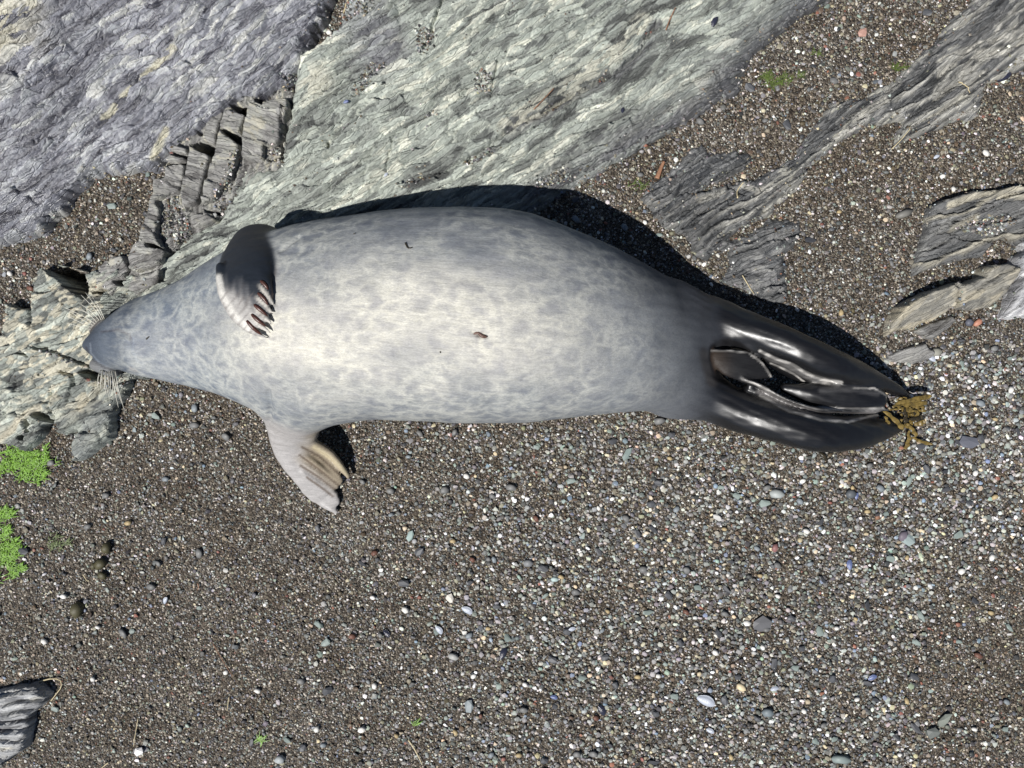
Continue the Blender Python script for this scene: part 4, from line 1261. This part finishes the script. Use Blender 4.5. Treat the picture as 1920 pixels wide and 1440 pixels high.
MARKS = [(690, 900, "beside the seal's outstretched fore flipper"), (400, 800, "beside the seal's throat"), (850, 850, "close beside the seal's belly"), (1180, 860, "beside the seal's hips"),
         (1560, 900, "beside the lit hind flipper"), (1790, 760, "beside the brown seaweed bunch"), (1880, 660, "near the white streaked stone"), (1750, 640, "near the tan cracked stone"),
         (1600, 480, "beside the hind flippers' shadow"), (1720, 330, "near the dark layered rock"), (1600, 120, "between the pale slab and the rock rib"), (1480, 160, "near the mossy algae streak"),
         (1150, 340, "near the rusty stick"), (220, 420, "in the gravel bowl beside the stepped blocks"), (40, 500, "beside the wet purple bedrock"), (130, 960, "near the green algae"),
         (200, 1060, "near the row of olive lumps"), (320, 1130, "near the lilac shell in fine gravel"), (110, 1340, "beside the layered rock"), (260, 1400, "near the chunky white stone"),
         (430, 1260, "near the thin brown stem"), (527, 1410, "near the blocky pale grey stone"), (770, 1000, "near the pale green pointed sliver"), (870, 1150, "near the cream white angular stone"),
         (780, 1390, "near the straw with a thick head"), (880, 1320, "near the broad blue grey chip"), (990, 1060, "near the plump light grey pebble"), (1126, 1330, "near the purple black mussel shell"),
         (1072, 1180, "near the silver lilac shell"), (1320, 1320, "near the silvery hinged shell"), (1430, 1170, "near the dark triangular slate"), (1455, 1020, "near the dull red block"),
         (1594, 1059, "near the bright blue shell chip"), (1700, 1010, "near the overlapping green chip"), (1812, 850, "near the flat dark slate tablet"), (1634, 1270, "near the deep blue broken shell"),
         (1575, 1422, "near the long flat oval stone"), (1768, 1360, "near the squared olive bar"), (1860, 1100, "at the edge of the coarse gravel sweep"), (600, 1100, "on the wide stretch of fine gravel"),
         (1250, 1040, "on the wide stretch of mixed gravel")]


def strew():
    used = []
    for ci, (nm, lab, cat, col, ang, fl, asp, sm, cnt, (lo, hi)) in enumerate(CLASSES):
        metas = [stone_mesh(nm, 100 * ci + k, col, ang, fl, asp, sm) for k in range(5)]
        got = 0; tries = 0
        while got < cnt and tries < 4000:
            tries += 1
            px, py = random.uniform(15, 1905), random.uniform(10, 1430)
            A, B = np.array([px]), np.array([py])
            if random.random() > .02 + .95 * float(coarse_map(A, B)[0]): continue
            if poly_sd(A, B, SEAL_ZONE)[0] > -6: continue
            if rock_d((A - 960) / 1000, (720 - B) / 1000)[0] > -8: continue
            if any((px - a) ** 2 + (py - b) ** 2 < 30 ** 2 for a, b in used): continue
            used.append((px, py)); got += 1
            s_frac = random.random(); s = (lo + (hi - lo) * s_frac) * .5e-3
            kind_ = lab.split(" on ")[0].split(" lying")[0]
            mark = min(MARKS, key=lambda q: (q[0] - px) ** 2 + (q[1] - py) ** 2)[2]
            big = "" if kind_.startswith("small") else ("larger " if s_frac > .5 else "smaller ")
            o = link(nm, metas[got % 5], None, None, big + kind_ + " " + mark, cat, kind_ + "s in the gravel")
            o.location = ((px - 960) / 1000, (720 - py) / 1000, surf(px, py) + .0035 + s * fl * .35)
            o.scale = (s, s, s)
            o.rotation_euler = (random.gauss(0, .16), random.gauss(0, .16), math.radians(-22) + random.gauss(0, .7))


SEAL_ZONE = [(130, 620), (250, 545), (410, 470), (520, 410), (700, 385), (900, 375), (1060, 410), (1250, 510), (1400, 575), (1600, 660), (1720, 740), (1700, 830), (1550, 860), (1380, 815),
             (1280, 780), (900, 805), (680, 800), (665, 895), (640, 970), (560, 920), (505, 830), (490, 780), (330, 730), (230, 730), (150, 690)]
strew()


def one_stone(px, py, L, Wd, T, yaw, col, label, ang=.14, smooth=True, name="stone", seed=1, lift=.3, tilt=.08):
    me = stone_mesh(name, 7000 + seed, col, ang, T / L, Wd / L, smooth)
    o = link(name, me, None, None, label, "stone")
    s = L * .5e-3
    o.location = ((px - 960) / 1000, (720 - py) / 1000, surf(px, py) + .003 + T * .5e-3 * lift)
    o.scale = (s, s, s); o.rotation_euler = (tilt, -tilt, math.radians(yaw))


ONES = [((262, 1408), 22, 17, 14, 10, (.72, .70, .69), "chunky white stone with a straw pointing at it", .2),
        ((1575, 1422), 44, 19, 12, -4, (.21, .25, .24), "long flat grey green oval stone, widest in the gravel", .07),
        ((1425, 1171), 38, 30, 10, 25, (.11, .11, .115), "dark triangular slate piece lying flat in coarse gravel", .35),
        ((1768, 1347), 40, 17, 14, 50, (.20, .215, .185), "squared olive grey stone bar leaning in a gravel hollow", .2),
        ((1455, 925), 34, 20, 14, -8, (.33, .35, .34), "pale grey oval cobble with black shadow near the hind flippers", .08),
        ((1618, 60), 20, 17, 10, 0, (.42, .25, .20), "square pink stone on brown gravel near green algae", .2),
        ((1693, 402), 38, 16, 16, 22, (.17, .165, .15), "grey brown stick shaped stone beside the dark layered rock", .12),
        ((527, 1420), 20, 18, 18, 5, (.36, .38, .38), "blocky pale grey stone casting a square shadow", .15),
        ((1812, 830), 40, 22, 10, -8, (.12, .125, .15), "flat dark blue grey slate tablet beside the seaweed", .25),
        ((1700, 1010), 30, 22, 10, -30, (.24, .29, .285), "pale green slate chip overlapping a purple pebble", .28),
        ((1692, 1005), 24, 20, 10, 60, (.15, .13, .155), "purple grey pebble under a pale green slate chip", .12),
        ((1453, 1027), 20, 13, 9, 75, (.24, .12, .115), "dull red rounded block in the coarse gravel", .12),
        ((1594, 926), 22, 20, 12, 0, (.10, .11, .12), "round charcoal pebble beside a blue shell chip", .08),
        ((770, 1005), 22, 13, 5, 70, (.25, .32, .30), "pale green pointed slate sliver standing out from grey gravel", .3),
        ((1175, 853), 30, 12, 6, 60, (.20, .25, .235), "long green grey slate shard near the seal's belly", .3),
        ((990, 1055), 22, 16, 9, 0, (.20, .205, .21), "plump light grey pebble amid dull brown gravel", .08),
        ((1040, 1085), 17, 11, 8, -5, (.42, .52, .50), "mint green rounded chip in the gravel", .12),
        ((880, 1320), 26, 18, 9, -70, (.22, .25, .26), "broad blue grey slate chip with a deep shadow", .3),
        ((850, 1230), 24, 14, 10, -15, (.38, .38, .36), "smooth pale oval pebble beside a grey sliver", .06),
        ((1437, 1333), 26, 19, 10, -5, (.17, .20, .215), "smooth slate blue oval pebble beside a shell hinge", .06),
        ((1387, 1285), 22, 15, 11, -30, (.62, .52, .34), "cream yellow cobble in the coarse gravel", .14),
        ((845, 1122), 20, 15, 10, -50, (.66, .62, .55), "cream white angular stone beside a mussel shell", .25),
        ((1345, 970), 24, 13, 10, -35, (.45, .44, .42), "white wedge of stone at the gravel's brown patch", .3),
        ((1745, 1372), 28, 20, 12, 20, (.13, .14, .13), "dark olive stone pressed against the squared bar", .2),
        ((1755, 660), 26, 17, 10, 5, (.24, .235, .20), "olive buff pebble beside the pale blue shell piece", .14),
        ((1815, 605), 17, 16, 12, 0, (.10, .105, .13), "round blue black pebble beside the ochre stone", .06),
        ((1832, 605), 22, 13, 9, 35, (.46, .22, .15), "coral red pebble beside the ochre stone", .14)]
for i, (p, L, Wd, T, yaw, col, lab, ang) in enumerate(ONES):
    one_stone(p[0], p[1], L, Wd, T, yaw, col, lab, ang, ang < .16, seed=i)


# ------------------------------------------------------------------ shells
def shell(px, py, L, yaw, mat, label, roll=0., pitch=0., lift=.004):
    n, m = 9, 8; V = []; F = []
    for i in range(n):
        u = i / (n - 1)
        w = .26 * math.sin(math.pi * min(1, u * .93 + .04)) ** .62 * (1 + .25 * u)
        for j in range(m):
            a = -1 + 2 * j / (m - 1)
            V.append((u - .5, w * a + .10 * math.sin(u * 2.2), .24 * math.sqrt(max(0, 1 - a * a)) * math.sin(math.pi * min(1, u * .9 + .05)) ** .7))
    k = len(V)
    V += [(x, y * .93, z * .82 - .02) for x, y, z in V]
    for i in range(n - 1):
        for j in range(m - 1):
            a = i * m + j
            F.append((a, a + m, a + m + 1, a + 1)); F.append((k + a, k + a + 1, k + a + m + 1, k + a + m))
    for i in range(n - 1):
        for a in (i * m, i * m + m - 1):
            F.append((a, k + a, k + a + m, a + m))
    me = bpy.data.meshes.new("mussel_shell"); me.from_pydata(V, [], F)
    me.polygons.foreach_set("use_smooth", [True] * len(me.polygons)); me.update()
    o = link("mussel_shell", me, mat, None, label, "shell")
    o.scale = (L * .85e-3, L * .85e-3, L * .55e-3)
    o.location = ((px - 960) / 1000, (720 - py) / 1000, surf(px, py) + lift)
    o.rotation_euler = (roll, pitch, math.radians(yaw))


for a in [((1332, 56), 27, 62, M_SHELLD, "dark blue mussel shell on the pale rock slab"),
          ((1880, 146), 36, 18, M_SHELLD, "black mussel shell at the foot of the dark rock rib"),
          ((1594, 1059), 22, 80, M_SHELL, "bright blue mussel shell chip in the coarse gravel"),
          ((1634, 1270), 20, 20, M_SHELL, "deep blue broken mussel shell beside a green chip"),
          ((1320, 1312), 40, -28, M_SHELLP, "silvery hinged mussel shell beside a slate blue pebble"),
          ((1328, 1366), 18, -30, M_SHELLP, "small pale violet shell chip near the silvery shell"),
          ((1745, 673), 20, -40, M_SHELLP, "pale blue shell piece beside the flat slate slab"),
          ((1779, 784), 14, 60, M_SHELLP, "tiny sky blue shell chip beside the seaweed"),
          ((1606, 930), 15, 70, M_SHELL, "violet blue shell chip beside a round charcoal pebble"),
          ((1450, 1290), 18, 10, M_SHELLP, "powder blue oval shell chip near a cream cobble"),
          ((875, 1145), 26, -35, M_SHELLP, "lilac mussel shell with dark edge beside a cream stone"),
          ((822, 1182), 22, -60, M_SHELLP, "small lilac shell half sunk in fine gravel"),
          ((724, 1188), 20, -55, M_SHELLD, "dark mussel shell half sunk in fine gravel"),
          ((945, 1225), 26, 55, M_SHELLD, "open black mussel shell beside a plump pebble"),
          ((1126, 1330), 26, -65, M_SHELLD, "purple black mussel shell near a grey blade of slate"),
          ((1038, 1306), 16, -20, M_SHELL, "small indigo shell fragment in grey gravel"),
          ((1072, 1180), 18, 10, M_SHELLP, "silver lilac shell lying between pink pebbles"),
          ((313, 1125), 17, 60, M_SHELLP, "lilac shell with dark shadow lying in fine gravel"),
          ((1752, 297), 13, 20, M_SHELLP, "tiny pale blue shell chip on brown gravel"),
          ((1822, 436), 14, -30, M_SHELLP, "pale blue shell chip in the rock's gravel pocket"),
          ((845, 1348), 8, 0, M_SHELL, "speck of cobalt shell beside squared slate"),
          ((660, 211), 12, 10, M_SHELL, "small blue shell chip on the pale rock slab"),
          ((728, 335), 13, 60, M_SHELLP, "pale blue shell chip on the slab beside the seal's shadow"),
          ((1165, 215), 14, 70, M_SHELLD, "small black shell on the slab's darker side")]:
    shell(a[0][0], a[0][1], a[1], a[2], a[3], a[4], random.uniform(-.3, .3), random.uniform(-.2, .2))


# ------------------------------------------------------------------ straws, twigs and lumps
def straw(pts, r, mat, label, name="straw", cat="straw", z0=.004, flat=1.0, seg=6):
    P = bez([W(a, b, 0) for a, b in pts], 10)
    P[:, 2] = [surf(960 + p[0] * 1000, 720 - p[1] * 1000) + z0 + r for p in P]
    zs = np.convolve(np.pad(P[:, 2], 2, mode='edge'), np.ones(5) / 5, 'valid'); P[:, 2] = np.maximum(zs, P[:, 2] - .002)
    tube_obj(name, P, np.linspace(r, r * .55, 10), mat, seg, flat, label=label, cat=cat)


for s in [([(645, 26), (660, 14), (677, -2)], .0016, M_STRAW, "cream straw lying in the gravel hollow between purple bedrock and pale slab"),
          ([(1240, 76), (1247, 58), (1256, 38)], .0014, M_STRAWR, "thin orange straw on the pale slab beside a dark vein"),
          ([(1000, 216), (1018, 198), (1037, 177)], .0012, M_STRAWR, "faded orange straw lying along the pale vein"),
          ([(1375, 378), (1378, 362), (1388, 347)], .0014, M_STRAW, "short pale straw on the dark rock rib"),
          ([(1788, 160), (1797, 170), (1803, 184)], .0012, M_STRAW, "white curved straw across the rock rib"),
          ([(1668, 282), (1680, 268), (1692, 246)], .0010, M_STRAW, "thin straw where the rock rib meets gravel"),
          ([(78, 1276), (96, 1270), (117, 1271), (120, 1284), (112, 1296), (100, 1311)], .0014, M_STRAW, "bent yellow straw over the layered rock"),
          ([(260, 1346), (256, 1372), (252, 1398)], .0009, M_STRAW, "fine straight straw pointing at the chunky white stone"),
          ([(430, 1306), (427, 1332)], .0009, M_STRAW, "fine upright straw in brown gravel"),
          ([(400, 1206), (418, 1235), (438, 1268)], .0010, M_STRAWR, "thin brown stem lying across fine gravel"),
          ([(766, 1386), (778, 1404), (792, 1432)], .0016, M_STRAW, "white straw with a thick head in the gravel"),
          ([(1388, 518), (1400, 538), (1412, 552)], .0011, M_STRAW, "straw by the seal's shadow on dark slate"),
          ([(372, 1093), (374, 1100), (371, 1106)], .0013, M_STRAWR, "short orange curl of stem in the gravel"),
          ([(160, 1075), (168, 1088)], .0012, M_STRAW, "short pinkish stem beside the olive lumps"),
          ([(205, 1428), (190, 1440)], .0012, M_STRAW, "short straw near the layered rock's foot")]:
    straw(*s)
straw([(1231, 336), (1237, 320), (1244, 304)], .0052, M_STRAWR, "flat rusty brown stick on brown gravel", "stick", "stick", .002, .45)

LUMPS = [((204, 1026), 18, 26, 70, "dark olive lump, at the algae end of a small row"), ((194, 1055), 20, 24, 60, "larger dark olive lump in the middle of a row"),
         ((181, 1058), 10, 16, 80, "little dark olive lump touching a larger one"), ((197, 1077), 20, 16, 20, "dark olive lump at the foot of a small row"),
         ((150, 1140), 26, 34, 85, "brown olive lump set apart from the row of lumps")]
for i, ((px, py), a, b, yaw, lab) in enumerate(LUMPS):
    r = np.random.default_rng(40 + i)
    v = ICO_V * (1 + r.uniform(-.2, .2, (12, 1))) * (1, a / b, .55)
    me = np_mesh("seaweed_lump", v, ICO_F); me.materials.append(M_LUMP)
    o = link("seaweed_lump", me, None, None, lab, "seaweed lump")
    o.scale = (b * .5e-3,) * 3; o.location = ((px - 960) / 1000, (720 - py) / 1000, surf(px, py) + .007); o.rotation_euler = (.2, .1, math.radians(yaw))


def on_seal(pts, r, mat, name, label):
    P = bez([W(a, b, top_at(a, b, 3) + r * .8) for a, b in pts], 6)
    tube_obj(name, P, np.linspace(r, r * .5, 6), mat, 6, .6, label=label, cat="scrap")


on_seal([(760, 455), (765, 465), (773, 464)], .0014, M_WEEDD, "seaweed_scrap", "bent dark scrap of weed on the seal's pale flank")
on_seal([(663, 438), (666, 438)], .0011, M_WEEDD, "seaweed_scrap", "dark speck near the seal's folded flipper side")
on_seal([(274, 636), (277, 633), (279, 631)], .0013, M_WEEDD, "seaweed_scrap", "dark speck stuck on the seal's throat")
on_seal([(825, 659), (826, 662)], .0011, M_WEEDD, "seaweed_scrap", "tiny speck beside the seal's navel")


# ------------------------------------------------------------------ brown wrack caught on the hind flipper tips
def frond(pts, w, mat, parent, z):
    """flat strap with a thick midrib and a forked, rounded end"""
    P = bez([W(1520 + a / 6.546, 660 + b / 6.546, z[0] + (z[1] - z[0]) * i / max(1, len(pts) - 1)) for i, (a, b) in enumerate(pts)], 18)
    r = np.random.default_rng(int(pts[0][0] + pts[0][1]))
    P[:, 2] += np.array([.0022 * math.sin(i * 1.1 + pts[0][0]) for i in range(18)]) + r.normal(0, .0004, 18)
    R = w * np.interp(np.linspace(0, 1, 18), [0, .2, .5, .8, .93, 1], [.35, .75, .95, 1.1, .8, .25]) * (1 + .16 * np.sin(np.arange(18) * 1.3 + pts[0][1])) * r.uniform(.93, 1.07, 18)
    return tube_obj("frond", P, R, mat, 8, .16, parent=parent)


wr = bpy.data.objects.new("seaweed", None); COL.objects.link(wr)
wr.empty_display_size = .02
wr["label"] = "olive brown seaweed bunch caught on the tips of the seal's hind flippers"; wr["category"] = "seaweed"
for pts, w, m, z in [([(1000, 680), (1100, 620), (1250, 590), (1380, 560), (1485, 540)], .0062, M_WEED, (.058, .030)),
                     ([(1010, 690), (1150, 660), (1280, 640), (1445, 620)], .0060, M_WEED, (.054, .024)),
                     ([(1100, 690), (1200, 715), (1290, 745), (1265, 860)], .0068, M_WEED, (.050, .022)),
                     ([(1230, 700), (1310, 690), (1405, 705)], .0066, M_WEED, (.034, .020)),
                     ([(890, 720), (1000, 800), (1095, 895), (1150, 940)], .0058, M_WEED, (.066, .040)),
                     ([(915, 790), (950, 870), (985, 955)], .0048, M_WEED, (.062, .048)),
                     ([(1180, 880), (1250, 950), (1305, 1045)], .0050, M_WEED, (.034, .016)),
                     ([(1200, 960), (1205, 1080), (1160, 1195)], .0055, M_WEED, (.024, .010)),
                     ([(1240, 1040), (1330, 1090), (1490, 1135)], .0040, M_WEED, (.020, .008)),
                     ([(1265, 885), (1330, 880), (1405, 850)], .0066, M_WEED, (.028, .018)),
                     ([(1055, 590), (1120, 575), (1195, 580)], .0045, M_WEED, (.050, .044)),
                     ([(1150, 700), (1165, 800), (1172, 880)], .0060, M_WEEDD, (.048, .036)),
                     ([(1240, 780), (1225, 850), (1240, 900)], .0052, M_WEED, (.032, .022)),
                     ([(900, 715), (1010, 705), (1110, 700)], .0022, M_WEED, (.066, .052))]:
    frond(pts, w * .78, m, wr, z)
for i in range(12):
    a = random.uniform(-1.1, 1.2); x0, y0 = random.uniform(1060, 1240), random.uniform(660, 900); L = random.uniform(110, 220)
    frond([(x0, y0), (x0 + .5 * L * math.cos(a) + random.uniform(-20, 20), y0 + .5 * L * math.sin(a)), (x0 + L * math.cos(a), y0 + L * math.sin(a) + random.uniform(-30, 30))],
          random.uniform(.0022, .0042), M_WEEDD if i % 4 == 0 else M_WEED, wr, (.044, .016))
tube_obj("dark_frond", bez([W(1536, 848, .010), W(1546, 856, .012), (W(1552, 868, .008))], 7), [.001, .003, .0038, .0036, .003, .002, .0006], M_WEEDD, 6, .35,
         label="small dark strap of weed poking from under the hind flipper", cat="seaweed")


# ------------------------------------------------------------------ green algae
def algae(cx, cy, rx, ry, n, label, h=.006, seed=0, mat=None):
    r = np.random.default_rng(300 + seed)
    a = r.uniform(0, 2 * np.pi, n); q = np.sqrt(r.random(n))
    px = cx + rx * q * np.cos(a); py = cy + ry * q * np.sin(a)
    k = fbm(px / 22, py / 22, 500 + seed, 4) > -.10 + .55 * (np.hypot((px - cx) / rx, (py - cy) / ry)) ** 2 - .12; px, py = px[k], py[k]
    X, Y = (px - 960) / 1000, (720 - py) / 1000
    Z = ground_z(X, Y); m = rock_d(X, Y) > 3
    if m.any(): Z[m] = np.maximum(Z[m] - .1, rocks_top(X[m], Y[m]))
    n = len(X); th = r.uniform(0, 2 * np.pi, n); L = r.uniform(.005, .015, n); w = r.uniform(.0004, .0010, n); th = np.where(r.random(n) < .6, r.normal(.7, .5, n), th)
    dx, dy = np.cos(th), np.sin(th)
    V = []
    for t, hz, ww in ((0, .001, .7), (.4, 1.0, 1.0), (.75, .9, .8), (1.0, .35, .3)):
        hh = Z + .003 + (.6 * h * r.uniform(.3, 1, n)) * hz
        for s in (-1, 1):
            V.append(np.stack([X + dx * L * t - dy * w * ww * s, Y + dy * L * t + dx * w * ww * s, hh], 1))
    V = np.stack(V, 1).reshape(-1, 3)
    b = np.arange(n)[:, None] * 8
    F = np.concatenate([b + np.array([[0, 1, 3, 2]]), b + np.array([[2, 3, 5, 4]]), b + np.array([[4, 5, 7, 6]])])
    me = np_mesh("green_algae", V, F)
    link("green_algae", me, mat or M_ALGA, None, label, "algae", None, "stuff")


algae(45, 872, 62, 40, 1900, "bright green algae mat below the pale scaly rock", .007, 1)
algae(80, 850, 22, 20, 300, "thin green algae fringe at the rock's foot", .005, 8)
algae(12, 975, 22, 32, 700, "small green algae tuft between the mat and the larger patch", .006, 2)
algae(12, 1045, 44, 48, 1500, "larger bright green algae patch in fine gravel", .007, 3)
algae(112, 1015, 26, 20, 150, "sparse yellowish algae film in fine gravel", .003, 4, M_ALGO)
algae(1462, 150, 44, 16, 330, "mossy algae streak on brown gravel between rocks", .004, 5, M_ALGO)
algae(1527, 104, 12, 8, 60, "small algae speck beside the mossy streak", .003, 6, M_ALGO)
algae(1682, 130, 22, 9, 80, "algae speck at the edge of the rock rib", .003, 7, M_ALGO)
algae(776, 1356, 10, 12, 50, "small green algae scrap in fine gravel", .004, 9)
algae(490, 1384, 8, 6, 30, "tiny green algae scrap in brown gravel", .003, 10)
algae(1195, 352, 26, 14, 70, "olive algae film at the seal's shadow edge", .003, 11, M_ALGO)
